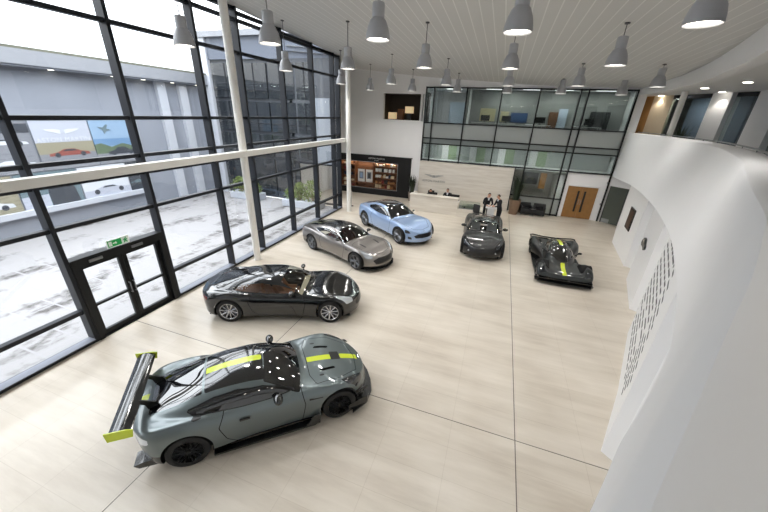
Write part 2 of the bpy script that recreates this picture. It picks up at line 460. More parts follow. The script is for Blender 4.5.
def make_wheel(kind, r, w, rim_mat, caliper):
    o = MB().lathe([(r*.70, -w*.5), (r*.86, -w*.5), (r*.965, -w*.46), (r, -w*.32), (r, w*.32), (r*.965, w*.46), (r*.86, w*.5), (r*.71, w*.49), (r*.70, w*.30)], 40, axis='y').build('wheel', M['tyre'], smooth=40)
    rr = r*.71
    b = MB(); b.lathe([(rr*.9, -w*.4), (rr*.93, w*.25), (rr, w*.46), (rr*1.02, w*.49), (rr*.97, w*.495), (rr*.93, w*.44)], 40, axis='y')
    f = w*.43
    b.lathe([(0.001, f+.012), (rr*.13, f+.012), (rr*.2, f-.01), (rr*.2, f-.06)], 20, axis='y')
    def spoke(a0, a1, r0, r1, w0, w1, y0, y1, th=.035):
        c0 = (r0*math.cos(a0), r0*math.sin(a0)); c1 = (r1*math.cos(a1), r1*math.sin(a1))
        d = Vector((c1[0]-c0[0], c1[1]-c0[1])).normalized(); nx, nz = -d.y, d.x
        vs = []
        for (cx, cz), ww, yy in ((c0, w0, y0), (c1, w1, y1)):
            vs += [(cx+nx*ww, yy-.004, cz+nz*ww), (cx, yy+.008, cz), (cx-nx*ww, yy-.004, cz-nz*ww), (cx-nx*ww, yy-th, cz-nz*ww), (cx+nx*ww, yy-th, cz+nz*ww)]
        b.add(vs, [(0,1,6,5), (1,2,7,6), (2,3,8,7), (3,4,9,8), (4,0,5,9), (4,3,2,1,0), (5,6,7,8,9)])
    yb = f-.004
    if kind == 'ten':
        for k in range(10):
            a = 2*PI*k/10; spoke(a, a, rr*.14, rr*.95, .018, .021, yb-.01, yb+.012)
    elif kind == 'five':
        for k in range(5):
            a = 2*PI*k/5
            for s in (-1, 1): spoke(a+s*.20, a+s*.17, rr*.15, rr*.95, .018, .026, yb-.01, yb+.012)
            spoke(a-.17, a+.17, rr*.80, rr*.80, .012, .012, yb, yb)
    elif kind == 'mesh':
        for k in range(12):
            a = 2*PI*k/12
            spoke(a, a+.22, rr*.15, rr*.56, .013, .011, yb-.01, yb); spoke(a, a-.22, rr*.15, rr*.56, .013, .011, yb-.01, yb)
            spoke(a+.22, a+.09, rr*.54, rr*.96, .011, .013, yb, yb+.012); spoke(a-.22, a-.09, rr*.54, rr*.96, .011, .013, yb, yb+.012)
    elif kind == 'twist':
        for k in range(7):
            a = 2*PI*k/7
            spoke(a, a+.25, rr*.15, rr*.95, .026, .03, yb-.01, yb+.012); spoke(a+.1, a+.55, rr*.4, rr*.95, .012, .014, yb-.01, yb+.008)
    b.build('rim', rim_mat, o, smooth=35)
    MB().lathe([(rr*.3, w*.08), (rr*.78, w*.08), (rr*.78, w*.2), (rr*.3, w*.2)], 28, axis='y').build('brake_disc', M['disc'], o, smooth=30)
    cb = MB()
    pr = [(rr*.62*math.cos(t), rr*.62*math.sin(t)) for t in np.linspace(-.45, .45, 6)]+[(rr*.88*math.cos(t), rr*.88*math.sin(t)) for t in np.linspace(.45, -.45, 6)]
    cb.prism(pr, w*.02, w*.26, 'xz'); cb.build('brake_caliper', caliper, o)
    return o

def seats(root, m, x=-.25, y=.38, z=.22, lean=.42):
    for s in (1, -1):
        prof = [(0, 0), (.50, .03), (.52, .14), (.12, .11), (.02, .16), (-lean*.55, .70), (-lean*.55-.11, .69), (-.10, .08)]
        b = MB().prism([(px+x, pz+z) for px, pz in prof], y*s-.22, y*s+.22, 'xz')
        for e in (-1, 1):
            b.prism([(px+x+.03, pz+z) for px, pz in [(.05, .1), (.4, .1), (.4, .2), (.12, .2), (-.06, .55), (-.18, .56)]], y*s+e*.22, y*s+e*.17, 'xz')
        st = b.build('seat', m, root, smooth=30)
        MB().rbox(x-lean*.55-.13, x-lean*.55-.02, y*s-.13, y*s+.13, z+.70, z+.88, .03).build('headrest', m, st, smooth=40)
def cabin(root, m, dash, xd=.55, x1=-1.0, w=.66, z0=.2, zd=.78):
    MB().box(x1, xd+.5, -w, w, z0-.02, z0).box(x1-.02, x1, -w, w, z0, .62).box(-.6, xd, -.1, .1, z0, z0+.24).build('cabin_floor', m, root)
    b = MB().prism([(xd-.12, z0), (xd+.5, z0), (xd+.55, zd-.04), (xd+.1, zd), (xd-.16, zd-.08)], -w, w, 'xz'); b.build('dashboard', dash, root)
    n = 20; ring = [(xd-.26+.05*math.sin(2*PI*k/n), -.38+.17*math.cos(2*PI*k/n), zd-.08+.17*math.sin(2*PI*k/n)) for k in range(n+1)]
    MB().tube(ring, .014, 6, caps=False).tube([ring[0], (xd-.2, -.38, zd-.09), ring[n//2]], .012, 6).build('steering_wheel', M['dark_leather'], root, smooth=60)

def make_car(name, label, loc, heading, c):
    root = thing(name, label, 'car', (loc[0], loc[1], 0), math.radians(heading))
    V, body = make_shell(c); half = c['wb']/2; r = c['wheel_r']; zw = r; Ra = r+c.get('arch_gap', .045)
    Wf = pchip(c['W'])
    # wheel openings
    for sx in (1, -1):
        _, body = carve(V, body, lambda x, y, z: np.minimum(Ra-np.hypot(x-sx*half, z-zw), np.abs(y)-.52))
    for (pn, g, m, split, plabel) in c['regions']:
        src = 'body'
        if pn.startswith('>'):                     # a region cut out of an earlier part
            host, pn = pn[1:].split('/')
            pieces = []
            for hk in (host, host+'~'):
                if hk in c['_parts']: got, rest = carve(V, c['_parts'][hk][0], g); c['_parts'][hk][0] = rest; pieces += got
        else:
            pieces, body = carve(V, body, g)
        if split:
            A = np.array(V)
            for s in (1, -1):
                c.setdefault('_parts', {})[pn+('' if s == 1 else '~')] = [[p for p in pieces if s*A[list(p), 1].mean() > 0], m, plabel]
        else:
            key = pn
            while key in c.setdefault('_parts', {}): key += '~'
            c['_parts'][key] = [pieces, m, plabel]
    bo = shell_mesh('body_shell', V, body, c['paint'], root)
    for k, (pp, m, plabel) in c['_parts'].items():
        o = shell_mesh(k.rstrip('~'), V, pp, m, root)
        if o and plabel: o['label'] = plabel
    # wheels and wells
    tw = c.get('tyre_w', .27)
    proto = make_wheel(c['rim'], r, tw, c['rim_mat'], c.get('caliper', M['dark_grey']))
    first = True
    for sx in (1, -1):
        for sy in (1, -1):
            o = proto if first else copy_tree(proto); first = False
            o.parent = root; o.location = (sx*half, sy*(float(Wf(sx*half))-tw/2-c.get('inset', .02)), zw); o.rotation_euler = (0, sx*.5+sy*.3, 0 if sy > 0 else PI)
            o.rotation_mode = 'ZYX' if False else 'XYZ'
            yo = float(Wf(sx*half))
            a = np.linspace(-.25, PI+.25, 20)
            pr = [(Ra*1.005*math.cos(t), zw+Ra*1.005*math.sin(t)) for t in a]
            b = MB(); n = len(pr); y0, y1 = sy*(yo-.045), sy*(yo-.42)
            b.add([(sx*half+p, y0, q) for p, q in pr]+[(sx*half+p, y1, q) for p, q in pr], [(i, i+1, n+i+1, n+i) for i in range(n-1)]+[tuple(range(n, 2*n))])
            b.build('wheel_arch_liner', M['liner'], root, fix=False)
    # underbody
    zbf = pchip(c['zb']); xs = np.linspace(c['rear']+.25, c['front']-.3, 14)
    ol = [(x, float(Wf(x))*.8) for x in xs]
    MB().prism([(x, -w) for x, w in ol]+[(x, w) for x, w in ol[::-1]], float(zbf(0))-.02, float(zbf(0))+.01, 'xy').build('underbody', M['liner'], root)
    return root

def mirror(root, x, y, z, m, size=1.0):
    for s in (1, -1):
        b = MB(); b.ball((x, s*(y+.10*size), z+.05), (.075*size, .115*size, .065*size), 14, 10)
        b.tube([(x+.06, s*(y-.10), z-.05), (x+.04, s*(y-.02), z), (x+.01, s*(y+.05), z+.03)], [.03, .022, .02], 8)
        b.build('door_mirror', m, root, smooth=60)
def emblem(root, x, y, z, m, s=.07):
    """small winged badge lying on the bonnet nose"""
    b = MB()
    for k in (1, -1):
        b.prism([(x, 0), (x+.012, k*s*.3), (x+.020, k*s), (x-.004, k*s*.85), (x-.016, k*s*.3), (x-.016, 0)][::k], z, z+.008, 'xy')
    b.build('badge', m, root)

def gt_regions(p):
    """panel outlines shared by the front-engined coupes; p holds the outline numbers"""
    wr = p['wrap']
    xp = lambda x, y: x+wr*y*y
    ws, rw, sw = p['windscreen'], p['rear_window'], p['side_window']
    R = []
    R.append(('windscreen', lambda x, y, z: np.minimum(sdpoly(xp(x, y), np.abs(y), ws+[(ws[-1][0], -.2), (ws[0][0], -.2)]), z-p['zmin']), p['m_ws'], False, None))
    R.append(('rear_window', lambda x, y, z: np.minimum(sdpoly(x, np.abs(y), rw+[(rw[-1][0], -.2), (rw[0][0], -.2)]), z-p['zmin']), p['m_rw'], False, None))
    R.append(('side_window', lambda x, y, z: np.minimum(sdpoly(x, z, sw), np.abs(y)-p['yside']), p['m_sw'], True, None))
    if p.get('trim'):
        R.append(('window_trim', lambda x, y, z: np.minimum(sdpoly(x, z, sw)+p.get('trim_w', .018), np.abs(y)-p['yside']+.02), p['trim'], True, None))
    R.append(('windscreen_surround', lambda x, y, z: np.minimum(sdpoly(xp(x, y), np.abs(y), ws+[(ws[-1][0], -.2), (ws[0][0], -.2)])+.022, z-p['zmin']+.02), M['gloss_black'], False, None))
    if p.get('roof_m'):
        ro = p['roof_outline']
        R.append(('roof_panel', lambda x, y, z: np.minimum(sdpoly(x, np.abs(y), ro+[(ro[-1][0], -.2), (ro[0][0], -.2)]), z-p['roof_zmin']), p['roof_m'], False, p.get('roof_label')))
    gr = p['grille']
    R.append(('grille', lambda x, y, z: np.minimum(sdpoly(np.abs(y), z, gr+[(-.2, gr[-1][1]), (-.2, gr[0][1])]), x-p['nose_x']), p.get('grille_m', M['black']), False, None))
    for q in p.get('intakes', []):
        R.append(('air_intake', lambda x, y, z, q=q: np.minimum(sdpoly(np.abs(y), z, q), x-p['nose_x']), M['black'], True, None))
    hl = p['headlight']
    R.append(('headlight', lambda x, y, z: np.minimum(sdpoly(x, np.abs(y), hl), z-p['hl_z']), p.get('hl_m', M['lens']), True, None))
    tl = p['tail_light']
    R.append(('tail_light', lambda x, y, z: np.minimum(sdpoly(np.abs(y), z, tl), p['tail_x']-x), p.get('tl_m', M['red_lens']), True, None))
    for v in p.get('vents', []):
        R.append(('bonnet_vent', lambda x, y, z, v=v: np.minimum(sdpoly(x, np.abs(y), v), z-.6), M['black'], True, None))
    for v in p.get('centre_vents', []):
        R.append(('bonnet_scoop', lambda x, y, z, v=v: np.minimum(sdpoly(x, y, v), z-.6), M['black'], False, None))
    if p.get('strake'):
        R.append(('side_strake', lambda x, y, z: np.minimum(sdpoly(x, z, p['strake']), np.abs(y)-.6), p.get('strake_m', M['black']), True, None))
    dp, bp = p['door'], p['bonnet']+[(p['bonnet'][-1][0], -.2), (p['bonnet'][0][0], -.2)]
    side = lambda f: (lambda x, y, z: np.minimum(f(x, y, z), np.abs(y)-.55))
    R.append(('door_gap', side(lambda x, y, z: sdpoly(x, z, dp)+.007), M['liner'], True, None))
    R.append(('>door_gap/door', side(lambda x, y, z: sdpoly(x, z, dp)-.007), p['paint'], True, None))
    R.append(('bonnet_gap', lambda x, y, z: np.minimum(sdpoly(x, np.abs(y), bp)+.006, z-.55), M['liner'], False, None))
    R.append(('>bonnet_gap/bonnet', lambda x, y, z: np.minimum(sdpoly(x, np.abs(y), bp)-.006, z-.55), p['paint'], False, None))
    if p.get('sill_z'):
        R.append(('side_skirt', lambda x, y, z: np.minimum(np.minimum(p['sill_z']-z, np.abs(y)-.5), np.minimum(p.get('half', 1.3)-x, x+p.get('half', 1.3))), M['carbon'], True, None))
    if p.get('bumper_z'):
        R.append(('lower_bumper', lambda x, y, z: np.minimum(p['bumper_z']-z, x-p['half']), M['carbon'], False, None))
        R.append(('rear_diffuser', lambda x, y, z: np.minimum(p['diff_z']-z, -p['half']-x), M['carbon'], False, None))
    return R
# ------------------------------------------------------------------ outlines of the front-engined coupes (one set, stretched to each car)
def gt(half=1.3, front=2.1, rear=-2.24, ys=1.0, zs=1.0, roof_z=1.0, r=.34, **o):
    ax = [-2.24, -1.3, 1.3, 2.1]; bx = [rear, -half, half, front]
    fx = lambda x: float(np.interp(x, ax, bx)) if ax[0] <= x <= ax[-1] else (x-ax[0]+bx[0] if x < ax[0] else x-ax[-1]+bx[-1])
    X = lambda l: [(fx(a), b*zs) for a, b in l]
    def RZ(l):                                   # heights above the belt are stretched by roof_z
        return [(fx(a), (b if b < .85 else .85+(b-.85)*roof_z)*zs) for a, b in l]
    XY = lambda l: [(fx(a), b*ys) for a, b in l]
    YZ = lambda l: [(a*ys, b*zs) for a, b in l]
    c = dict(wb=2*half, front=front, rear=rear, wheel_r=r,
        W=XY([(-2.24,.84),(-1.8,.925),(-1.3,.95),(-.8,.925),(-.2,.885),(.4,.885),(.9,.92),(1.3,.945),(1.7,.925),(2.1,.84)]),
        zb=X([(-2.24,.32),(-1.9,.22),(-1.3,.16),(1.3,.15),(2.1,.17)]),
        zs=X([(-2.24,.82),(-1.9,.895),(-1.3,.92),(-.7,.855),(0,.82),(.6,.82),(1.0,.83),(1.35,.815),(1.7,.73),(1.95,.62),(2.1,.54)]),
        zc=X([(-2.24,.86),(-1.9,.91),(-1.3,.88),(0,.85),(.6,.87),(1.0,.845),(1.5,.765),(1.85,.665),(2.1,.55)]),
        roof=RZ([(-2.3,.60),(-2.12,.80),(-1.85,.945),(-1.4,1.065),(-.95,1.17),(-.5,1.228),(-.2,1.235),(.08,1.20),(.4,1.075),(.75,.87),(1.0,.66)]),
        wg=XY([(-2.2,.52),(-1.7,.66),(-1.2,.76),(-.6,.80),(0,.81),(.6,.80),(1.0,.74)]),
        gp=3.0, gq=2.0, belt=.70*zs, wrap=.16, round_f=(1.05, 2.4), round_r=(.55, 2.8))
    p = dict(wrap=.16, half=half-.33, zmin=.80*zs, yside=.40*ys,
        windscreen=XY([(.06,.55),(.40,.66),(.66,.74)]), rear_window=XY([(-1.0,.485),(-1.4,.49),(-1.9,.44)]),
        side_window=RZ([(.50,.885),(.22,.99),(-.03,1.065),(-.45,1.10),(-.82,1.065),(-1.22,.965),(-1.14,.92),(-.4,.885)]),
        m_ws=M['car_glass'], m_rw=M['glass_black'], m_sw=M['car_glass'], trim=M['black'],
        roof_outline=XY([(.02,.53),(-.5,.505),(-.96,.49)]), roof_zmin=1.0*zs,
        grille=YZ([(.34,.545),(.50,.46),(.44,.34)]), nose_x=fx(1.5),
        headlight=XY([(1.36,.75),(1.52,.815),(1.74,.76),(1.93,.60),(1.86,.52),(1.66,.62)]), hl_z=.54*zs,
        tail_light=YZ([(.46,.80),(.70,.83),(.86,.80),(.88,.71),(.74,.66),(.70,.75),(.46,.75)]), tail_x=fx(-1.75),
        door=RZ([(.62,.84),(.66,.60),(.58,.23),(-.55,.23),(-.70,.38),(-.79,.66),(-.66,.93),(.5,.93)]),
        bonnet=XY([(.84,0),(.83,.45),(.92,.70),(1.4,.66),(1.80,.44),(1.89,0)]),
        strake=RZ([(.72,.70),(1.0,.685),(1.0,.665),(.72,.66)]), sill_z=.20*zs, bumper_z=.21*zs, diff_z=.40*zs)
    c['wheel_r'] = r; c['p'] = p; c['fx'] = fx; c['XY'] = XY; c['RZ'] = RZ; c['YZ'] = YZ; c.update(o)
    return c
def finish(c): c['p']['paint'] = c['paint']; c['regions'] = gt_regions(c['p'])+c.get('extra', []); return c

# ---- 1: the grey-green track coupe with the big wing
c = gt(1.31, 2.1, -2.13, paint=M['p_amr'], rim='mesh', rim_mat=M['rim_black'], caliper=M['caliper_yellow'], tyre_w=.31)
c['p'].update(m_ws=M['glass_black'], m_sw=M['glass_black'], roof_m=M['gloss_black'], roof_label='gloss black roof panel', tl_m=M['white_lens'], hl_m=M['lens_dark'],
    intakes=[[(.52,.24),(.80,.27),(.84,.46),(.66,.44),(.52,.34)]], sill_z=.24, bumper_z=.24, diff_z=.44,
    vents=[[(1.05,.34),(1.10,.40),(1.40,.36),(1.36,.30)], [(1.0,.48),(1.04,.53),(1.13,.52),(1.10,.47)]],
    centre_vents=[[(1.36,-.10),(1.36,.16),(1.56,.15),(1.56,-.10)]])
stripe = lambda x0, x1: (lambda x, y, z: np.minimum(np.minimum(.075-np.abs(y), np.minimum(x-x0, x1-x)), z-.6))
c['extra'] = [('>bonnet/bonnet_stripe', stripe(.86, 1.36), M['lime'], False, 'lime stripe behind the bonnet scoop'), ('>bonnet/bonnet_stripe', stripe(1.57, 1.885), M['lime'], False, 'lime stripe before the bonnet scoop'),
    ('nose_stripe', stripe(1.89, 2.0), M['lime'], False, 'lime stripe at the nose'), ('tail_stripe', stripe(-2.2, -1.9), M['lime'], False, 'lime stripe over the tail'), ('>roof_panel/roof_stripe', stripe(-.96, .0), M['lime'], False, 'lime stripe along the roof')]
amr = make_car('race_coupe', 'satin grey green track coupe with lime stripe and huge rear wing, nearest car', (-3.738, 3.845), 42.5, finish(c))
amr['label'] = 'satin grey green track coupe with lime stripes and huge rear wing'
def amr_extras(root):
    # splitter, skirts, diffuser fins, winglets
    pts = [(1.15,-.99),(1.55,-1.0),(1.9,-.86),(2.1,-.62),(2.2,-.3),(2.23,0),(2.2,.3),(2.1,.62),(1.9,.86),(1.55,1.0),(1.62,.80),(1.72,.6),(1.72,-.6),(1.62,-.80)]
    MB().prism([q for q in pts if q[0] > 1.5], .095, .125, 'xy').build('front_splitter', M['carbon'], root)
    for s in (1, -1):
        MB().prism([(-.95, s*.84), (-.95, s*.95), (.80, s*.985), (.88, s*.95), (.88, s*.84)], .095, .13, 'xy').prism([(.62,.12),(.90,.12),(.90,.34),(.80,.34)], s*.955, s*.985, 'xz').build('skirt_blade', M['carbon'], root)
        b = MB()
        for z0, x0 in ((.36, 1.72), (.48, 1.80)): b.prism([(x0-.10, s*.86), (x0+.12, s*.80), (x0+.16, s*.70), (x0, s*.80)], z0, z0+.018, 'xy')
        b.prism([(1.50, s*.945), (1.92, s*.86), (1.96, s*.80), (1.55, s*.91)], .125, .30, 'xy')
        b.build('bumper_winglet', M['carbon'], root)
        MB().prism([(-2.02,.25),(-1.72,.22),(-1.70,.34),(-1.95,.36),(-2.08,.33)], s*.60, s*.86, 'xz').build('rear_bumper_corner', M['carbon'], root)
    # wing
    w = MB(); n = 10; ch = .29
    top = [(-.5+t, .06*math.sin(PI*t)**.8*(1-.3*t)) for t in np.linspace(0, 1, n)]; bot = [(-.5+t, .06*math.sin(PI*t)*(1-.3*t)-.05*math.sin(PI*min(1, t*1.15))-.0) for t in np.linspace(1, 0, n)]
    pr = []
    for u, v in top+bot[1:-1]:
        uu, vv = u*ch, v
        pr.append((WX+uu*math.cos(.14)-vv*math.sin(.14)*-1*0, WZ-uu*math.sin(.12)+vv))
    w.prism(pr, -.90, .90, 'xz'); wg = w.build('rear_wing', M['gloss_black'], root, smooth=50)
    for s in (1, -1):
        MB().prism([(WX-.17, WZ-.10), (WX+.14, WZ-.12), (WX+.17, WZ+.02), (WX+.08, WZ+.05), (WX-.18, WZ+.07)], s*.90, s*.918, 'xz').build('wing_endplate', M['lime'], wg)['label'] = 'lime wing end plate'
        MB().prism([(-1.84,.88),(-1.66,.92),(-1.72,1.04),(WX+.12,WZ+.0),(WX+.02,WZ-.02),(-1.88,1.02)], s*.30-.012, s*.30+.012, 'xz').build('wing_strut', M['black'], wg)
    mirror(root, .20, .77, .87, M['gloss_black'], 1.15)
    MB().tube([(-.05,0,1.20),(-.0,.02,1.19)],.01).build('roof_aerial', M['black'], root)
    for s in (1, -1): MB().cbox((-.38, s*.905, .70), (.17, .02, .035)).build('door_handle', M['black'], root)
WX, WZ = -2.05, 1.15
amr_extras(amr)
emblem(amr, 2.0, 0, .60, M['chrome'])
# interior shapes behind black glass are not seen in the photo

# ---- 2: the black coupe with tan cabin
c = gt(1.42, 2.28, -2.32, ys=1.0, zs=1.0, roof_z=1.06, r=.355, paint=M['p_black'], rim='ten', rim_mat=M['rim_silver'], tyre_w=.27)
c['p'].update(roof_m=M['gloss_black'], roof_label='gloss black roof', m_rw=M['car_glass_dark'], trim=M['gloss_black'], hl_m=M['lens'], strake_m=M['gloss_black'], tl_m=M['red_lens'])
db = make_car('coupe', 'glossy black coupe with tan seats and silver ten-spoke wheels', (-5.505, 7.12), 21.6, finish(c))
seats(db, M['tan']); cabin(db, M['tan'], M['cream_leather'], .62)
MB().rbox(-1.45, -.72, -.58, .58, .45, .72, .06).build('rear_bench', M['tan'], db, smooth=40)
mirror(db, .36, .78, .90, M['p_black']); emblem(db, 2.14, 0, .60, M['chrome'])

# ---- 3: the grey bronze coupe with red cabin
c = gt(1.37, 2.2, -2.42, zs=1.02, roof_z=1.07, r=.355, paint=M['p_bronze'], rim='five', rim_mat=M['rim_grey'], tyre_w=.27)
c['p'].update(roof_m=M['carbon'], roof_label='carbon black roof panel', m_ws=M['car_glass_dark'], hl_m=M['lens'], sill_z=.24, bumper_z=.24, trim=M['chrome'], trim_w=.013,
    vents=[[(1.08,.36),(1.12,.43),(1.46,.40),(1.42,.33)]], grille=[(.34,.57),(.56,.48),(.46,.32)])
vq = make_car('coupe', 'grey bronze coupe with carbon roof and red seats', (-5.53, 11.60), -22.5, finish(c))
seats(vq, M['red_leather']); cabin(vq, M['red_leather'], M['dark_leather'], .6)
mirror(vq, .36, .78, .92, M['carbon']); emblem(vq, 2.1, 0, .60, M['chrome'])
b = MB().prism([(1.5,-.93),(1.9,-.80),(2.14,-.5),(2.24,0),(2.14,.5),(1.9,.80),(1.5,.93)], .10, .13, 'xy'); b.build('front_splitter', M['carbon'], vq)

# ---- 4: the tall pale blue coupe
c = gt(1.5, 2.36, -2.50, ys=1.04, zs=1.17, roof_z=1.12, r=.41, paint=M['p_blue'], rim='mesh', rim_mat=M['rim_grey'], tyre_w=.28, arch_gap=.03)
c['p'].update(roof_m=M['glass_black'], roof_label='black glass roof', m_ws=M['glass_black'], m_sw=M['glass_black'], hl_m=M['lens_dark'], sill_z=.30, bumper_z=.22, strake=None, trim=M['gloss_black'],
    grille=[(.34,.60),(.54,.52),(.46,.42)], headlight=c['XY']([(1.62,.80),(1.70,.80),(1.93,.62),(1.90,.58)]), intakes=[[(.62,.36),(.76,.38),(.76,.50),(.64,.46)]])
bl = make_car('coupe', 'pale blue tall coupe with black glass roof and large wheels', (-4.548, 15.22), -36.3, finish(c))
mirror(bl, .38, .80, 1.05, M['gloss_black'], .6); emblem(bl, 2.24, 0, .70, M['chrome'])
for k, (bx0) in enumerate((-.28,-.14,0,.14,.28)):
    MB().box(2.18, 2.24, bx0-.008, bx0+.008, .50, .68).build('grille_bar', M['chrome'], bl)

# ---- 5: the black coupe in front of the desk
c = gt(1.37, 2.2, -2.40, zs=1.0, roof_z=1.0, r=.36, paint=M['p_night'], rim='five', rim_mat=M['rim_black'], tyre_w=.28)
c['p'].update(roof_m=M['carbon'], roof_label='carbon black double-hump roof', m_ws=M['car_glass'], m_sw=M['car_glass_dark'], hl_m=M['lens_dark'], grille=[(.58,.50),(.70,.42),(.58,.28)], grille_m=M['black'],
    vents=[[(1.02,.40),(1.06,.52),(1.30,.47),(1.26,.38)]])
c['bump'] = lambda x, y: 0*y
zg = make_car('coupe', 'black violet coupe with wide grille, facing the camera before the desk', (-.13, 15.25), -87, finish(c))
seats(zg, M['grey_leather']); cabin(zg, M['dark_leather'], M['dark_leather'], .6)
mirror(zg, .40, .82, .93, M['gloss_black'], 1.1); emblem(zg, 2.1, 0, .585, M['chrome'])
for s in (1, -1): MB().lathe([(.001, .02), (.035, .02), (.04, 0), (.04, -.03)], 14, axis='x', c=(2.06, s*.56, .40)).build('fog_light', M['lens'], zg, smooth=40)

# ---- 6: the low dark hypercar with a teardrop cockpit
def valk():
    c = dict(wb=2.55, front=1.95, rear=-2.05, wheel_r=.34, arch_gap=.03, paint=M['p_green'], rim='twist', rim_mat=M['rim_black'], tyre_w=.30, inset=.04,
        W=[(-2.05,.92),(-1.8,.97),(-1.4,.99),(-1.0,.96),(-.6,.80),(-.2,.66),(.3,.62),(.7,.80),(1.0,.95),(1.4,.97),(1.75,.97),(1.95,.95)],
        zb=[(-2.05,.36),(-1.7,.22),(0,.14),(1.5,.16),(1.95,.26)],
        zs=[(-2.05,.60),(-1.75,.72),(-1.4,.78),(-1.0,.72),(-.5,.56),(.2,.44),(.8,.56),(1.2,.70),(1.5,.68),(1.75,.56),(1.95,.40)],
        zc=[(-2.05,.52),(-1.8,.58),(-1.2,.60),(0,.56),(.6,.54),(1.2,.48),(1.7,.42),(1.95,.36)],
        roof=[(-2.3,.45),(-1.8,.66),(-1.2,.86),(-.6,1.01),(-.15,1.06),(.15,1.02),(.5,.88),(.9,.66),(1.3,.44)],
        wg=[(-2.3,.10),(-1.7,.26),(-1.0,.46),(-.3,.56),(.3,.56),(.8,.42),(1.3,.2)], gp=2.4, gq=1.9, belt=.44, wrap=.2, blend=.05,
        round_f=(.35, 4.0), round_r=(.25, 4.0), rake_f=.5, rake_z=.2, crown=.76)
    xp = lambda x, y: x+.2*y*y
    cano = [(.14,.30),(.3,.44),(.6,.40),(.95,.16)]
    R = [('windscreen', lambda x, y, z: np.minimum(sdpoly(xp(x, y), np.abs(y), cano+[(.99,-.2),(.14,-.2)]), z-.5), M['glass_black'], False, None),
         ('roof_panel', lambda x, y, z: np.minimum(sdpoly(x, np.abs(y), [(.10,.30),(-.5,.30),(-1.1,.16),(-1.1,-.2),(.10,-.2)]), z-.6), M['gloss_black'], False, 'gloss black canopy roof'),
         ('side_window', lambda x, y, z: np.minimum(sdpoly(x, z, [(.42,.70),(.05,.92),(-.4,.96),(-.9,.86),(-.7,.74),(-.1,.68)]), .56-np.abs(y)), M['glass_black'], True, None),
         ('>roof_panel/roof_stripe', lambda x, y, z: np.minimum(.07-np.abs(y), np.minimum(x+.75, .08-x)), M['lime'], False, 'yellow stripe on the canopy'),
         ('nose_stripe', lambda x, y, z: np.minimum(np.minimum(.075-np.abs(y), np.minimum(x-1.02, 1.8-x)), z-.3), M['lime'], False, 'yellow stripe on the nose'),
         ('headlight', lambda x, y, z: np.minimum(sdpoly(x, np.abs(y), [(1.62,.72),(1.74,.86),(1.92,.82),(1.86,.66)]), z-.4), M['lens_dark'], True, None),
         ('fender_vent', lambda x, y, z: np.minimum(sdpoly(x, np.abs(y), [(1.18,.62),(1.18,.80),(1.52,.80),(1.52,.66)]), z-.5), M['black'], True, None),
         ('rear_vent', lambda x, y, z: np.minimum(sdpoly(x, np.abs(y), [(-1.2,.55),(-1.2,.84),(-1.62,.84),(-1.62,.6)]), z-.5), M['black'], True, None),
         ('side_pod_inlet', lambda x, y, z: np.minimum(sdpoly(x, np.abs(y), [(.35,.50),(.35,.70),(-.75,.86),(-.75,.62)]), z-.3), M['black'], True, None),
         ('lower_body', lambda x, y, z: .27-z, M['carbon'], False, None)]
    c['regions'] = R
    root = make_car('hypercar', 'low dark grey green hypercar with teardrop cockpit and yellow nose stripe', (3.0, 13.92), -88.6, c); root.scale = (.94, 1, .97)
    MB().prism([(1.65,-.99),(1.9,-1.0),(2.04,-.9),(2.10,0),(2.04,.9),(1.9,1.0),(1.65,.99),(1.65,.7),(1.65,-.7)], .09, .13, 'xy').build('front_splitter', M['carbon'], root)
    b = MB()
    for s in (1, -1): b.box(1.8, 2.0, s*.90-.01, s*.90+.01, .13, .30)
    b.prism([(1.65,.15),(2.0,.22),(2.0,.25),(1.65,.19)], -.9, .9, 'xz'); b.build('front_wing', M['carbon'], root)
    MB().prism([(-1.2,.92),(-1.2,.60),(1.0,.45),(1.0,.92),(.6,.95)], .10, .14, 'xy').prism([(-1.2,-.92),(-1.2,-.60),(1.0,-.45),(1.0,-.92),(.6,-.95)], .10, .14, 'xy').build('floor_tray', M['carbon'], root)
    w = MB().tube([(-1.7,-.93,.66),(-2.0,-.94,.68),(-2.14,-.82,.66),(-2.18,-.4,.60),(-2.19,0,.58),(-2.18,.4,.60),(-2.14,.82,.66),(-2.0,.94,.68),(-1.7,.93,.66)], .035, 8)
    w.build('rear_wing', M['carbon'], root, smooth=60)
    mirror(root, .35, .60, .80, M['p_green'], .7)
    MB().prism([(-1.6,.60),(-.9,.93),(-1.1,.95),(-1.7,.78)], -.008, .008, 'xz').build('shark_fin', M['p_green'], root)
    return root
vk = valk()
# ------------------------------------------------------------------ the hall
GX = -9.06                                              # inner line of the glazing
BY = 22.45                                              # face of the back wall
zb_ = pchip([(-16,8.75),(-10,8.30),(-8,8.09),(-5,7.82),(-1,7.58),(2.5,7.41),(6.4,7.37),(12,7.36)])
def ceil_z(x, y): return float(zb_(x))-.039*(y-BY)
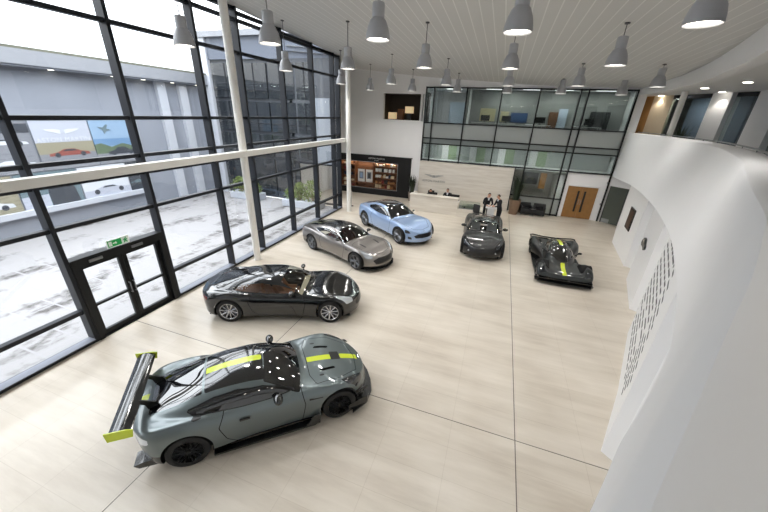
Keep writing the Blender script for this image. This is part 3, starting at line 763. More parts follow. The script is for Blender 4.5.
# plan of the balcony front, from the back wall to the camera and past it
CURVE = [(6.47,22.45),(6.5,19.4),(6.1,15.6),(5.3,12.0),(4.35,8.7),(3.62,6.9),(2.86,5.05),(2.36,4.15),(1.92,3.3),(1.5,2.52),(1.15,1.9),(.8,1.25),(.48,.70),(.27,.33),(.12,0),(-.35,-1.1),(-1.0,-2.4),(-2.0,-4.2),(-3.1,-6.0)]
def spline(pts, n=8):
    P = [Vector((*p, 0)) for p in pts]; P = [2*P[0]-P[1]]+P+[2*P[-1]-P[-2]]; out = []
    for i in range(len(pts)-1):
        a, b, c, d = P[i:i+4]
        for k in range(n):
            t = k/n; out.append(.5*((2*b)+(-a+c)*t+(2*a-5*b+4*c-d)*t*t+(-a+3*b-3*c+d)*t**3))
    out.append(P[-2]); return [(p.x, p.y) for p in out]
CV = spline(CURVE)
def offset(pl, d):
    """shift a plan line to its right-hand (gallery) side by d"""
    o = []
    for i, p in enumerate(pl):
        a = Vector(pl[max(i-1, 0)]); b = Vector(pl[min(i+1, len(pl)-1)]); t = (b-a).normalized()
        o.append((p[0]-t.y*d, p[1]+t.x*d))
    return o
def strip_wall(name, pl, prof, m, smooth=40, parent=None, closed=True):
    """sweep a closed profile [(offset, z)] along the plan line"""
    lines = [offset(pl, d) for d, z in prof]; n = len(prof); b = MB(); vs = []
    for i in range(len(pl)):
        for k in range(n): vs.append((*lines[k][i], prof[k][1]))
    fs = [(i*n+k, i*n+(k+1) % n, (i+1)*n+(k+1) % n, (i+1)*n+k) for i in range(len(pl)-1) for k in range(n if closed else n-1)]
    if closed: fs += [tuple(range(n)), tuple(range((len(pl)-1)*n, len(pl)*n))[::-1]]
    b.add(vs, fs); return b.build(name, m, parent, smooth=smooth)

struct(MB().box(GX-.1, 13, -6.2, 28, -.3, 0).box(-12.5, GX-.1, 18.0, 28, -.3, 0).build('floor', M['floor']))
# sloping plank ceiling
b = MB(); xs = np.linspace(GX-.12, 13, 60); ys = [-6.2, 0, 8, 16, BY+.05]
vs = [(x, y, ceil_z(x, y)) for y in ys for x in xs]+[(x, y, ceil_z(x, y)+.25) for y in ys for x in xs]; nx = len(xs); o_ = nx*len(ys)
fs = []
for j in range(len(ys)-1):
    for i in range(nx-1):
        q = (j*nx+i, j*nx+i+1, (j+1)*nx+i+1, (j+1)*nx+i); fs += [q[::-1], tuple(k+o_ for k in q)]
fs += [(j*nx, (j+1)*nx, (j+1)*nx+o_, j*nx+o_) for j in range(len(ys)-1)]
b.add(vs, fs)
xs2 = np.linspace(-12.4, GX-.12, 8); vs = [(x, y, ceil_z(x, y)+dz) for dz in (0, .25) for y in (18.0, BY+.05) for x in xs2]
b.add(vs, [(i, 8+i, 9+i, i+1) for i in range(7)]+[(16+i, 17+i, 25+i, 24+i) for i in range(7)])
struct(b.build('ceiling', M['ceiling'], smooth=30))

def holed_wall(name, xr, zr, y0, y1, holes, m, topf=None):
    xs = sorted(set([xr[0], xr[1]]+[h[k] for h in holes for k in (0, 1)])); zs = sorted(set([zr[0], zr[1]]+[h[k] for h in holes for k in (2, 3)]))
    b = MB()
    for i in range(len(xs)-1):
        for j in range(len(zs)-1):
            cx, cz = (xs[i]+xs[i+1])/2, (zs[j]+zs[j+1])/2
            if any(h[0] < cx < h[1] and h[2] < cz < h[3] for h in holes): continue
            b.box(xs[i], xs[i+1], y0, y1, zs[j], zs[j+1])
    return struct(b.build(name, m))
holed_wall('wall_back', (-12.4, 6.86), (0, 8.9), BY, BY+.28,
    [(-7.98,-5.22,5.27,6.87), (-5.08,6.38,2.78,7.29), (1.06,4.08,0,2.78), (4.30,6.02,0,2.03), (-11.25,-6.72,.45,2.36)], M['white_wall'])
struct(MB().box(-12.5, 13, -6.3, -6.05, 0, 9.4).build('wall_front', M['white_wall']))
struct(MB().box(12.8, 13.0, -6.2, 28, 0, 8.4).build('wall_right', M['white_wall']))
struct(MB().box(-12.5, -12.3, 18.2, BY+.2, 0, 9.2).build('wall_left', M['white_wall']))

# ---- left glazing: one bay per window
YB = [-5.95,-3.4,-.95,1.45,3.83,6.2,8.63,10.42,12.82,15.14,17.24,17.90]
TR = [.90,3.0,3.94,4.38,5.30,7.35,8.30]
wn = 0
for k in range(len(YB)-1):
    y0, y1 = YB[k], YB[k+1]; door = abs(y0-3.83) < .01; wn += 1
    b = MB(); top = ceil_z(GX, y1)-.0
    b.box(GX-.16, GX+.10, y0-.045, y0+.045, 0, ceil_z(GX, y0)-.02)
    if k == len(YB)-2: b.box(GX-.16, GX+.10, y1-.06, y1+.06, 0, ceil_z(GX, y1)-.02)
    for z in TR:
        if z < 1 and door: continue
        hh = .045 if z > 1 else .05
        if z < top-.1: b.box(GX-.10, GX+.05, y0+.045, y1-.045, z-hh, z+hh)
    b.box(GX-.10, GX+.05, y0+.045, y1-.045, top-.12, top-.02)
    if not door: b.box(GX-.14, GX+.09, y0+.045, y1-.045, 0, .10)
    f = struct(b.build('window_%d' % wn, M['frame']))
    if not door: MB().box(GX-.10, GX+.14, y0+.05, y1-.05, .10, .115).build('sill', M['sill'], f)
    MB().box(GX-.035, GX-.023, y0+.04, y1-.04, 2.25 if door else .1, top-.1).build('pane', M['pane'], f)
# ---- the double entrance door
d = struct(MB().box(GX-.14, GX+.12, 3.875, 6.155, 2.03, 2.24).box(GX-.14, GX+.12, 3.875, 4.0, 0, 2.03).box(GX-.14, GX+.12, 6.03, 6.155, 0, 2.03).box(GX-.12, GX+.10, 3.9, 6.1, 0, .02).build('door_1', M['frame_dark']))
for (a, c_) in ((4.01, 5.01), (5.02, 6.02)):
    lf = MB().box(GX-.05, GX+.03, a, a+.10, .03, 2.02).box(GX-.05, GX+.03, c_-.10, c_, .03, 2.02).box(GX-.05, GX+.03, a+.1, c_-.1, 1.93, 2.02).box(GX-.05, GX+.03, a+.1, c_-.1, .03, .16).box(GX-.05, GX+.03, a+.1, c_-.1, .89, .95).build('door_leaf', M['frame_dark'], d)
    MB().box(GX-.016, GX-.006, a+.09, c_-.09, .15, 1.94).build('pane', M['pane'], lf)
    hy = c_-.05 if a < 4.5 else a+.05
    MB().tube([(GX+.03, hy, .86), (GX+.09, hy, .86), (GX+.09, hy, 1.16), (GX+.03, hy, 1.16)], .014, 8).build('handle', M['steel'], lf, smooth=60)
    MB().rbox(GX+.10, GX+.15, (a+c_)/2-.28, (a+c_)/2+.02, 2.08, 2.15, .008).build('door_closer', M['steel'], d)
# exit sign above the door: green panel with running figure, arrow and a white end
ex = MB().box(GX+.105, GX+.13, 4.70, 5.24, 2.26, 2.46).build('exit_sign', M['sign_white']); tag(ex, 'green and white emergency exit sign over the glass entrance door', 'sign')
MB().box(GX+.13, GX+.134, 4.72, 5.05, 2.28, 2.44).build('sign_field', M['green_sign'], ex)
fg = MB(); X0 = GX+.135
def gl(poly, m=fg): m.prism(poly, X0, X0+.002, 'yz')
gl([(4.74,2.30),(4.82,2.30),(4.82,2.42),(4.74,2.42)]); gl([(4.84,2.345),(4.90,2.345),(4.90,2.32),(4.945,2.36),(4.90,2.40),(4.90,2.375),(4.84,2.375)])
fg.build('arrow', M['sign_white'], ex)
rn = MB(); rn.prism([(5.10,2.29),(5.12,2.29),(5.145,2.335),(5.175,2.29),(5.20,2.29),(5.165,2.36),(5.20,2.365),(5.20,2.38),(5.16,2.38),(5.15,2.40),(5.11,2.39),(5.09,2.36),(5.10,2.355),(5.125,2.375)], GX+.13, GX+.134, 'yz'); rn.ball((GX+.132, 5.165, 2.42), (.003, .016, .016), 8, 6)
rn.build('running_figure', M['green_sign'], ex)

# ---- slim white columns and the white tie beam along the glazing
for (x, y, nm) in ((-8.63, 9.52, 'slim white column standing before the glazing, nearer the entrance door'), (-8.27, 17.49, 'slim white column standing before the glazing at its far corner')):
    c_ = MB().lathe([(.15, 0), (.15, .015), (.13, .02), (.13, ceil_z(x, y)+.02)], 24, c=(x, y, 0)).build('column', M['column'], smooth=40); tag(c_, nm, 'column')
bm_ = MB().box(-8.66, -8.44, -5.9, 17.6, 4.06, 4.25).build('tie_beam', M['column']); tag(bm_, 'long white horizontal beam running inside the glazing between the columns', 'beam')
for y in YB[:-1]: MB().box(GX+.08, -8.66, y-.03, y+.03, 4.12, 4.18).build('bracket', M['column'], bm_)

# ---- balcony front (curved parapet), its deck, the ceiling edge above and the gallery ceiling
# the parapet leans a little: top line UP, bottom line LO
UP = spline([(6.5,22.45),(6.66,19.0),(6.3,15.0),(5.45,11.5),(3.95,7.5),(3.2,5.95),(2.4,4.3),(2.07,3.6),(1.64,2.68),(1.32,2.115),(1.11,1.755),(.892,1.394),(.637,.994),(.425,.655),(.255,.385),(.07,.075),(-.45,-1.1),(-1.0,-2.4),(-2.0,-4.2),(-3.1,-6.0)])
LO = spline([(6.44,22.45),(6.12,18.1),(5.25,13.5),(4.21,9.55),(3.19,6.47),(2.71,5.14),(2.12,3.72),(1.80,3.11),(1.45,2.5),(1.2,2.1),(1.03,1.78),(.85,1.45),(.58,.98),(.34,.60),(.19,.36),(.0,.06),(-.5,-1.1),(-1.05,-2.4),(-2.05,-4.2),(-3.15,-6.0)])
LZ = pchip([(-7,3.5),(6.47,3.5),(9.55,3.35),(13.5,3.15),(18.1,2.95),(22.5,2.75)])
b = MB(); U1, U2, U3, U4 = offset(UP, .03), offset(UP, .08), offset(UP, .55), offset(UP, .60); vs = []; L1 = offset(LO, .3)
for i in range(len(UP)):
    zl = float(LZ(LO[i][1])); u, l = UP[i], LO[i]
    prof = [(l[0], l[1], zl)]
    for t in (.25, .5, .75): prof.append((l[0]+(u[0]-l[0])*t, l[1]+(u[1]-l[1])*t, zl+(5.08-zl)*t))
    prof += [(*u, 5.08), (*U1[i], 5.14), (*U2[i], 5.16), (*U3[i], 5.16), (*U4[i], 5.12), (*U4[i], 4.05), (*L1[i], zl)]
    vs += prof
n = 11
b.add(vs, [(i*n+k, i*n+(k+1) % n, (i+1)*n+(k+1) % n, (i+1)*n+k) for i in range(len(UP)-1) for k in range(n)]+[tuple(range(n)), tuple(range((len(UP)-1)*n, len(UP)*n))[::-1]])
struct(b.build('wall_balcony', M['white_wall'], smooth=35))
struct(strip_wall('trim_1', CV, [(0,7.02),(0,7.25),(.07,7.27),(.07,7.50),(.14,7.52),(.14,8.6),(.40,8.6),(.40,7.02)], M['white_wall'], 30))
OV = offset(CV, .3); 
def slab(name, inner, outer_x, z0, z1, m):
    n = len(inner); b = MB(); vs = []
    for z in (z0, z1):
        for p in inner: vs.append((p[0], p[1], z))
        for p in inner: vs.append((outer_x, p[1], z))
    fs = []
    for i in range(n-1): fs += [(i, i+1, n+i+1, n+i), (2*n+i, 3*n+i, 3*n+i+1, 2*n+i+1), (i, 2*n+i, 2*n+i+1, i+1)]
    b.add(vs, fs); return struct(b.build(name, m))
slab('floor_gallery', [p for p in offset(UP, .6)], 12.8, 3.75, 4.05, M['carpet'])
slab('ceiling_gallery', [p for p in offset(CV, .38)], 12.8, 7.02, 7.2, M['white'])
slab('ceiling_under_balcony', [p for p in offset(CV, .35)], 12.8, 3.52, 3.6, M['white'])
# handrail on the parapet
hr = strip_wall('handrail', UP[:100], [(.48,5.20),(.48,5.23),(.53,5.23),(.53,5.20)], M['steel'], 30); tag(hr, 'thin grey metal handrail along the top of the curved white parapet', 'handrail')
pl = offset(UP, .505); b = MB()
acc = 0
for i in range(1, 100):
    acc += math.hypot(pl[i][0]-pl[i-1][0], pl[i][1]-pl[i-1][1])
    if acc > 1.1: MB().tube([(*pl[i], 5.15), (*pl[i], 5.21)], .012, 6).build('post', M['steel'], hr, smooth=60); acc = 0
# gallery back wall: bays of glass between white piers
GV = [(6.6,25.0),(6.95,23.6),(9.8,18.2),(9.5,12),(8.6,6.5),(6.6,1.5),(4.4,-3),(3.0,-6)]
def at_ratio(r):
    for i in range(len(GV)-1):
        a, b2 = GV[i], GV[i+1]; fa, fb = a[0]-r*a[1], b2[0]-r*b2[1]
        if fa*fb <= 0 and a[1] > 0: t = fa/(fa-fb); return (a[0]+(b2[0]-a[0])*t, a[1]+(b2[1]-a[1])*t)
def gpanel(name, r0, r1, z0, z1, m, th=.12, dd=0.0, parent=None):
    p0, p1 = at_ratio(r0), at_ratio(r1)
    d = Vector((p1[0]-p0[0], p1[1]-p0[1])).normalized(); n = Vector((-d.y, d.x))
    a0 = (p0[0]+n.x*dd, p0[1]+n.y*dd); a1 = (p1[0]+n.x*dd, p1[1]+n.y*dd)
    o = MB().prism([a0, a1, (a1[0]+n.x*th, a1[1]+n.y*th), (a0[0]+n.x*th, a0[1]+n.y*th)], z0, z1, 'xy').build(name, m, parent)
    return o
M['warm_timber'] = mat('warm_timber_panel', (176,130,78), .5, noise=.1, nscale=3); M['warm_plaster'] = mat('warm_plaster', (214,198,170), .6)
struct(gpanel('wall_gallery_timber', .285, .3205, 4.05, 7.02, M['warm_timber']))
struct(gpanel('wall_gallery_warm', .3205, .358, 4.05, 7.02, M['warm_plaster']))
for i, (r0, r1) in enumerate(((.437,.472), (.522,.565), (.75,.85), (1.2,1.4))): struct(gpanel('wall_gallery_pier_%d' % (i+1), r0, r1, 4.05, 7.02, M['white_wall'], .5, dd=-.25))
for i, (r0, r1) in enumerate(((.358,.437), (.472,.522), (.565,.75), (.85,1.2), (1.4,3.0))):
    wn += 1; w_ = struct(gpanel('window_%d' % wn, r0, r1, 4.05, 4.2, M['frame'], .1))
    gpanel('pane', r0, r1, 4.2, 6.85, M['pane_office'], .02, parent=w_)
    gpanel('head_rail', r0, r1, 6.85, 7.02, M['frame'], .1, parent=w_)
struct(MB().box(6.86, 12.8, BY, 28, 3.75, 4.05).build('floor_gallery_end', M['carpet']))
struct(MB().box(6.86, 12.8, BY, 28, 7.02, 7.2).build('ceiling_gallery_end', M['white']))
struct(MB().box(-5.4, 13, 27.8, 28, 0, 8.4).build('wall_far', M['white_wall']))
c_ = MB().lathe([(.12, 4.05), (.12, 7.03)], 20, c=(7.3, 19.4, 0)).build('column', M['column'], smooth=40); tag(c_, 'round white column on the gallery behind the curved parapet', 'column')
M['blind'] = mat('blue_grey_blind', (150,162,180), .7)
for i, (r0, r1) in enumerate(((.345,.45), (.455,.53))): struct(gpanel('wall_gallery_room_%d' % (i+1), r0, r1, 4.05, 7.02, M['blind'], .1, dd=1.6))
# ------------------------------------------------------------------ saw-tooth panels under the balcony
def wall_poly(name, pts, z1, th=.12, m=None):
    """upright panel following a plan polyline, thickness to the gallery side"""
    n = len(pts); bk = offset(pts, th); b = MB(); vs = []
    for z in (0, z1):
        vs += [(*p, z) for p in pts]+[(*p, z) for p in bk]
    fs = []
    for i in range(n-1): fs += [(i, i+1, 2*n+i+1, 2*n+i), (n+i, 3*n+i, 3*n+i+1, n+i+1), (2*n+i, 2*n+i+1, 3*n+i+1, 3*n+i), (i, n+i, n+i+1, i+1)]
    fs += [(0, 2*n, 3*n, n), (n-1, 2*n-1, 4*n-1, 3*n-1)]
    b.add(vs, fs); return struct(b.build(name, m or M['white_wall']))
PA = [(7.30,21.75),(6.24,18.46),(5.86,15.20),(6.08,15.06)]
PB = [(6.08,15.06),(5.56,13.78),(4.93,11.23),(5.14,11.10)]
PC = [(5.14,11.10),(4.44,9.66),(3.50,7.02),(2.73,5.16),(2.88,5.02)]
PD = [(2.88,5.02),(2.75,4.2),(2.45,3.3),(1.9,2.2),(1.2,1.0),(.6,-.4),(-.7,-3)]
wall_poly('wall_panel_1', PA, 3.05); wall_poly('wall_panel_2', PB, 3.25); wall_poly('wall_panel_3', PC, 3.47); wall_poly('wall_panel_4', PD, 3.47)
struct(MB().prism([(6.5,22.45),(7.32,21.78),(7.6,22.1),(6.9,22.75)], 2.2, 3.0, 'xy').build('wall_lintel', M['white_wall']))
dr = struct(MB().prism([(6.52,22.38),(7.29,21.76),(7.33,21.82),(6.56,22.44)], .02, 2.2, 'xy').build('doorway_shade_sheet', mat('doorway_shade_green', (74,80,72), .35)))  # dark sheet whose colour stands in for the shade of the open passage
b = MB(); b.prism([(6.515,22.37),(6.56,22.335),(6.60,22.39),(6.555,22.425)], 0, 2.2, 'xy'); b.prism([(7.25,21.78),(7.295,21.745),(7.33,21.79),(7.29,21.83)], 0, 2.2, 'xy'); b.build('door_frame', M['dark_grey'], dr)
MB().prism([(6.53,22.37),(7.28,21.77),(7.30,21.79),(6.55,22.39)], .02, .26, 'xy').build('lower_plate', M['frosted'], dr)
def on_panel(p, q, t, off=0.012):
    d = Vector((q[0]-p[0], q[1]-p[1])); L = d.length; d.normalize(); n = Vector((d.y, -d.x)); n = -n if n.x > 0 else n
    return Vector((p[0]+d.x*t*L+n.x*off, p[1]+d.y*t*L+n.y*off)), d, n
def panel_item(name, p, q, t0, t1, z0, z1, m, off=.0, th=.04, parent=None):
    a, d, n = on_panel(p, q, t0, off); b2, _, _ = on_panel(p, q, t1, off)
    poly = [tuple(a), tuple(b2), (b2.x+n.x*th, b2.y+n.y*th), (a.x+n.x*th, a.y+n.y*th)]
    return MB().prism(poly, z0, z1, 'xy').build(name, m, parent)
# dark picture on the first panel, car picture on the second, slots in the third
pc = panel_item('picture', PA[1], PA[2], .42, .68, 1.25, 2.2, M['black'], .003); tag(pc, 'dark framed picture on the white panel nearest the back door', 'picture')
panel_item('picture_print', PA[1], PA[2], .46, .64, 1.33, 2.12, mat('brown_print', (66,48,40), .3), .044, .006, pc)
def panel_pt(p, q, t, off): 
    v, d, n = on_panel(p, q, t, off); return v
# small dark car-shaped wall ornament
cp = [(-.42,.0),(-.40,.10),(-.28,.14),(-.12,.25),(.10,.25),(.26,.14),(.42,.10),(.43,.0),(.34,-.02),(.28,-.06),(.20,-.02),(-.20,-.02),(-.27,-.06),(-.34,-.02)]
a, d, n = on_panel(PB[1], PB[2], .36, .002); b = MB(); L = len(cp)
cs, sn = math.cos(.0), math.sin(.0)
vs = [(a.x+d.x*u*1.0+n.x*o2, a.y+d.y*u*1.0+n.y*o2, 1.72+v*1.1) for o2 in (0, .06) for u, v in cp]
b.add(vs, [tuple(range(L)), tuple(range(2*L-1, L-1, -1))]+[(i, (i+1) % L, L+(i+1) % L, L+i) for i in range(L)])
wc = b.build('car_model', M['p_green']); tag(wc, 'small dark car relief mounted on the middle white wall panel', 'wall ornament')
b = MB()
vs = [(a.x+d.x*u+n.x*o2, a.y+d.y*u+n.y*o2, 1.72+v) for o2 in (.06, .066) for u, v in [(-.2,.15),(-.1,.24),(.08,.24),(.2,.15)]]
b.add(vs, [(0,1,2,3),(7,6,5,4),(0,1,5,4),(1,2,6,5),(2,3,7,6),(3,0,4,7)]); b.build('car_window', M['glass_black'], wc)
slots = MB(); rs = random.Random(3)
for seg, (p, q, t0, t1) in enumerate(((PC[0], PC[1], .55, .98), (PC[1], PC[2], .03, .98), (PC[2], PC[3], .02, .80))):
    Ls = math.hypot(q[0]-p[0], q[1]-p[1])
    for row in range(13):
        z = .55+row*.215; t = t0+rs.random()*.08
        lim = t1-(0 if seg < 2 else abs(row-4)*.07)
        while t < lim:
            ln = rs.choice((.22,.36,.5,.3))/Ls
            if rs.random() < .9:
                a, d, n = on_panel(p, q, t, .001); b2, _, _ = on_panel(p, q, min(t+ln, lim), .001)
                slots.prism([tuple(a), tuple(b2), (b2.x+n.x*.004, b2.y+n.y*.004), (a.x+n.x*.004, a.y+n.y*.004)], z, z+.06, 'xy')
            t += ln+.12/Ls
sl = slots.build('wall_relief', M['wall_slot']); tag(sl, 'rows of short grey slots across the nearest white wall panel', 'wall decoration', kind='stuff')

M['spandrel'] = mat('grey_green_spandrel', (118,126,124), .2, coat=.5)
# ------------------------------------------------------------------ back curtain wall: upper band and lower right bay
XB = [-5.08,-4.56,-2.53,-.48,1.61,3.69,4.08,6.38]
for k in range(7):
    x0, x1 = XB[k], XB[k+1]; wn += 1
    low = k >= 4; z0 = 2.78
    b = MB(); b.box(x0-.035, x0+.035, BY-.10, BY+.10, 0 if x0 > 3 else (0 if x0 > 1.0 else z0-.05), 7.29)
    if k == 6: b.box(x1-.04, x1+.04, BY-.10, BY+.10, 0, 7.29)
    for z in (2.82, 3.90, 4.25, 5.19, 7.25): b.box(x0+.035, x1-.035, BY-.08, BY+.06, z-.035, z+.035)
    if k == 4 or k == 5:
        for z in (1.08, .05): b.box(x0+.035, x1-.035, BY-.08, BY+.06, z-.035, z+.035)
    f = struct(b.build('window_%d' % wn, M['frame_dark']))
    MB().box(x0+.03, x1-.03, BY+.0, BY+.012, 5.19, 7.25).build('pane', M['pane_office'], f)
    MB().box(x0+.03, x1-.03, BY+.0, BY+.012, 4.25, 5.19).build('frosted_pane', M['frosted'], f)
    MB().box(x0+.03, x1-.03, BY+.0, BY+.03, 3.90, 4.25).build('spandrel', M['spandrel'], f)
    MB().box(x0+.03, x1-.03, BY+.0, BY+.012, 2.82, 3.90).build('pane', M['pane_office'], f)
    if k in (4, 5):
        MB().box(x0+.03, x1-.03, BY+.0, BY+.012, 1.08, 2.82).build('pane', M['pane_office'], f)
        MB().box(x0+.03, x1-.03, BY+.0, BY+.012, .05, 1.08).build('pane', M['frosted'], f)
# short bay between the stone panel and the first full-height mullion
wn += 1
f = struct(MB().box(1.06, 1.10, BY-.08, BY+.08, 0, 2.8).box(1.1, 1.58, BY-.08, BY+.06, 1.05, 1.11).build('window_%d' % wn, M['frame_dark']))
MB().box(1.09, 1.58, BY, BY+.012, .0, 2.78).build('pane', M['pane_office'], f)
# white surround with the oak double door
dd = struct(MB().box(4.28, 4.34, BY-.03, BY+.2, 0, 2.05).box(5.98, 6.04, BY-.03, BY+.2, 0, 2.05).box(4.28, 6.04, BY-.03, BY+.2, 1.99, 2.07).build('door_3', M['white']))
for (x0, x1, hx) in ((4.34, 5.155, 4.98), (5.165, 5.98, 5.34)):
    lf = MB().box(x0, x1, BY+.02, BY+.07, .02, 1.99).build('door_leaf', M['oak'], dd)
    MB().box(hx-.055, hx+.055, BY+.012, BY+.022, .42, 1.72).build('vision_panel', M['black'], lf)
    MB().tube([(hx+(.12 if hx < 5 else -.12), BY+.02, .9), (hx+(.12 if hx < 5 else -.12), BY-.03, .9), (hx+(.12 if hx < 5 else -.12), BY-.03, 1.2), (hx+(.12 if hx < 5 else -.12), BY+.02, 1.2)], .012, 6).build('handle', M['steel'], lf, smooth=60)
struct(MB().box(6.30, 6.36, BY-.05, BY+.0, 2.3, 2.42).box(6.28, 6.33, BY-.03, BY, 1.0, 1.12).build('trim_2', M['steel']))

# rooms behind the curtain wall
struct(MB().box(-5.4, 6.84, BY+.3, 27.8, 3.95, 4.6).build('floor_office', M['facade']))
struct(MB().box(-5.4, 6.84, BY+.3, 27.8, 2.55, 2.7).build('floor_mezzanine', M['white']))
struct(MB().box(-5.4, 6.84, BY+.3, 27.8, 7.3, 7.5).build('ceiling_office', M['white']))
struct(MB().box(-5.5, -5.35, BY+.28, 27.8, 0, 7.4).build('wall_office_left', M['white_wall']))
struct(MB().box(6.72, 6.84, BY+.28, 27.8, 0, 7.4).build('wall_office_right', M['white_wall']))
struct(MB().box(.9, 1.05, BY+.28, 27.8, 0, 2.6).build('wall_lobby', M['dark_grey']))
struct(MB().box(4.12, 4.2, BY+.28, 27.8, 0, 2.6).build('wall_meeting', M['white_wall']))
rs = random.Random(5)
GREENS = mat('pale_green_door', (150,168,138), .5); BLUEB = mat('blue_board', (58,86,130), .6); CREAM = mat('cream_board', (200,190,150), .6); BROWN = mat('brown_cabinet', (120,88,66), .5); PALEB = mat('pale_blue_blind', (190,205,222), .6)
def office(name, label, cat, x0, x1, y, z0, z1, m, d=.35, grp=None):
    return tag(MB().rbox(x0, x1, y, y+d, z0, z1, .012).build(name, m), label, cat, grp)
office('pin_board', 'cream pin board hung in the office behind the second wide upper bay', 'board', -1.75, -.75, 24.738, 5.4, 6.2, CREAM, .06)
office('pin_board', 'blue pin board hung in the office behind the third wide upper bay', 'board', .25, 1.3, 24.738, 5.4, 6.0, BLUEB, .06)
office('pin_board', 'small cream pin board left of the blue board upstairs', 'board', -.40, .12, 24.738, 5.4, 6.05, CREAM, .06)
office('cabinet', 'brown office cabinet behind the fourth wide upper bay', 'cabinet', 2.55, 3.05, 24.3, 4.6, 6.1, BROWN, .4)
office('cabinet', 'dark office cabinet behind the rightmost upper bay', 'cabinet', 4.9, 5.9, 24.35, 4.6, 6.2, M['dark_grey'], .4)
office('window_blind', 'pale blue blind, coloured to stand in for light, behind the leftmost wide upper bay', 'blind', -4.2, -2.7, 26.9, 5.0, 6.6, PALEB, .05)  # pale blue colour stands in for the light in this bay
office('window_blind', 'pale blue blind beside the brown cabinet upstairs', 'blind', 3.1, 3.6, 24.6, 5.0, 6.3, PALEB, .05)
struct(MB().box(-2.6, -2.45, 23.4, 27.7, 4.6, 7.3).build('wall_office_partition', M['white_wall']))
struct(MB().box(-2.45, 6.7, 24.8, 24.95, 4.6, 7.3).build('wall_office_middle', mat('grey_office_wall', (150,152,150), .6)))
for k, (dx, what) in enumerate(((-1.4,'below the cream pin board'), (-.1,'below the small cream board'), (1.9,'left of the brown cabinet'), (4.6,'before the dark cabinet'))):
    t_ = thing('office_desk', 'office desk seen through the upper glass, %s' % what, 'desk', (dx, 23.3, 4.6), 0, 'upstairs office desks')
    MB().box(-.7, .7, -.35, .35, .70, .74).build('desk_top', M['white'], t_)
    for sx in (-.66, .66):
        for sy in (-.3, .3): MB().box(sx-.025, sx+.025, sy-.025, sy+.025, 0, .70).build('leg', M['steel'], t_)
    mo = thing('monitor', 'black monitor on the upstairs desk %s' % what, 'monitor', (dx+.1, 23.4, 5.34), 0, 'upstairs monitors')
    MB().rbox(-.28, .28, -.02, .02, .10, .44, .008).build('screen', M['black'], mo); MB().box(-.03, .03, -.01, .03, .01, .12).box(-.12, .12, -.08, .08, 0, .012).build('stand', M['dark_grey'], mo)
for k, (x0, what) in enumerate(((-3.6,'leftmost'), (-1.6,'second from the left'), (.35,'third from the left'), (2.4,'rightmost'))):
    t_ = thing('panelled_door', '%s white door with green panel on the mezzanine corridor' % what, 'door', (x0, 24.59, 2.7), 0, 'mezzanine doors')
    MB().box(-.45, .0, 0, .06, 0, 1.12).build('white_panel', M['white'], t_); MB().box(.02, .60, .0, .05, 0, 1.10).build('green_panel', GREENS, t_)
struct(MB().box(-5.35, 6.7, 24.655, 24.8, 2.7, 3.95).build('wall_mezzanine', mat('grey_corridor_wall', (176,180,178), .6)))
# meeting room seen low behind the glass
office('screen', 'dark wall screen in the ground floor room behind the glass', 'screen', 1.9, 2.9, 25.8, 1.3, 2.3, M['dark_grey'], .06)
office('cupboard', 'tan cupboard in the ground floor room behind the glass', 'cupboard', 3.0, 3.4, 25.4, 1.1, 2.4, M['oak'], .3)
for i, (x, y, z) in enumerate(((-3.6,24.2,7.30), (-1.0,23.7,7.30), (1.2,23.7,7.30), (3.0,23.7,7.30), (5.2,23.7,7.30), (-3,23.6,3.95), (0,23.6,3.95), (3.0,23.6,3.95), (2.6,24.2,2.55))):
    t_ = MB().box(x-.5, x+.5, y-.15, y+.15, z-.02, z).build('light_panel', M['panel_glow']); tag(t_, 'flat light panel in the ceiling of the offices behind the glass', 'ceiling light', 'office light panels')

# ------------------------------------------------------------------ niche with shaded lamps
M['niche'] = mat('dark_brown_niche', (52,44,38), .7)
for nm_, bb in (('back', (-8.1,-5.1,BY+1.4,BY+1.5,5.15,7.0)), ('left', (-8.1,-7.98,BY+.28,BY+1.4,5.15,7.0)), ('right', (-5.22,-5.1,BY+.28,BY+1.4,5.15,7.0)), ('bottom', (-7.98,-5.22,BY+.28,BY+1.4,5.15,5.27)), ('top', (-7.98,-5.22,BY+.28,BY+1.4,6.87,7.0))):
    struct(MB().box(*bb).build('wall_niche_'+nm_, M['niche']))
for (x, z, w, h, lb) in ((-7.55, 5.27, .26, .45, 'short cream box lamp at the left end of the dark wall niche'), (-6.35, 5.27, .26, .85, 'taller cream box lamp in the middle of the dark wall niche')):
    t_ = thing('box_lamp', lb, 'lamp', (x, BY+.75, z))
    MB().rbox(-w, w, -.2, .2, h-.42, h, .02).build('lamp_shade', M['cream_glow'], t_); MB().box(-.12, .12, -.12, .12, 0, max(.03, h-.42)).build('base', M['dark_grey'], t_)
t_ = MB().ball((-5.45, BY+.5, 6.25), .07).build('globe_light', M['lamp_glow'], smooth=60); tag(t_, 'small bright globe light at the right end of the dark wall niche', 'light')
MB().tube([(-5.45, BY+.5, 6.3), (-5.45, BY+.5, 6.87)], .01, 6).build('cord', M['black'], t_)
t_ = MB().rbox(-7.15, -6.75, BY+.6, BY+.95, 5.27, 5.95, .02).build('cabinet', M['wood_shelf']); tag(t_, 'small brown cabinet between the two lamps of the niche', 'cabinet')

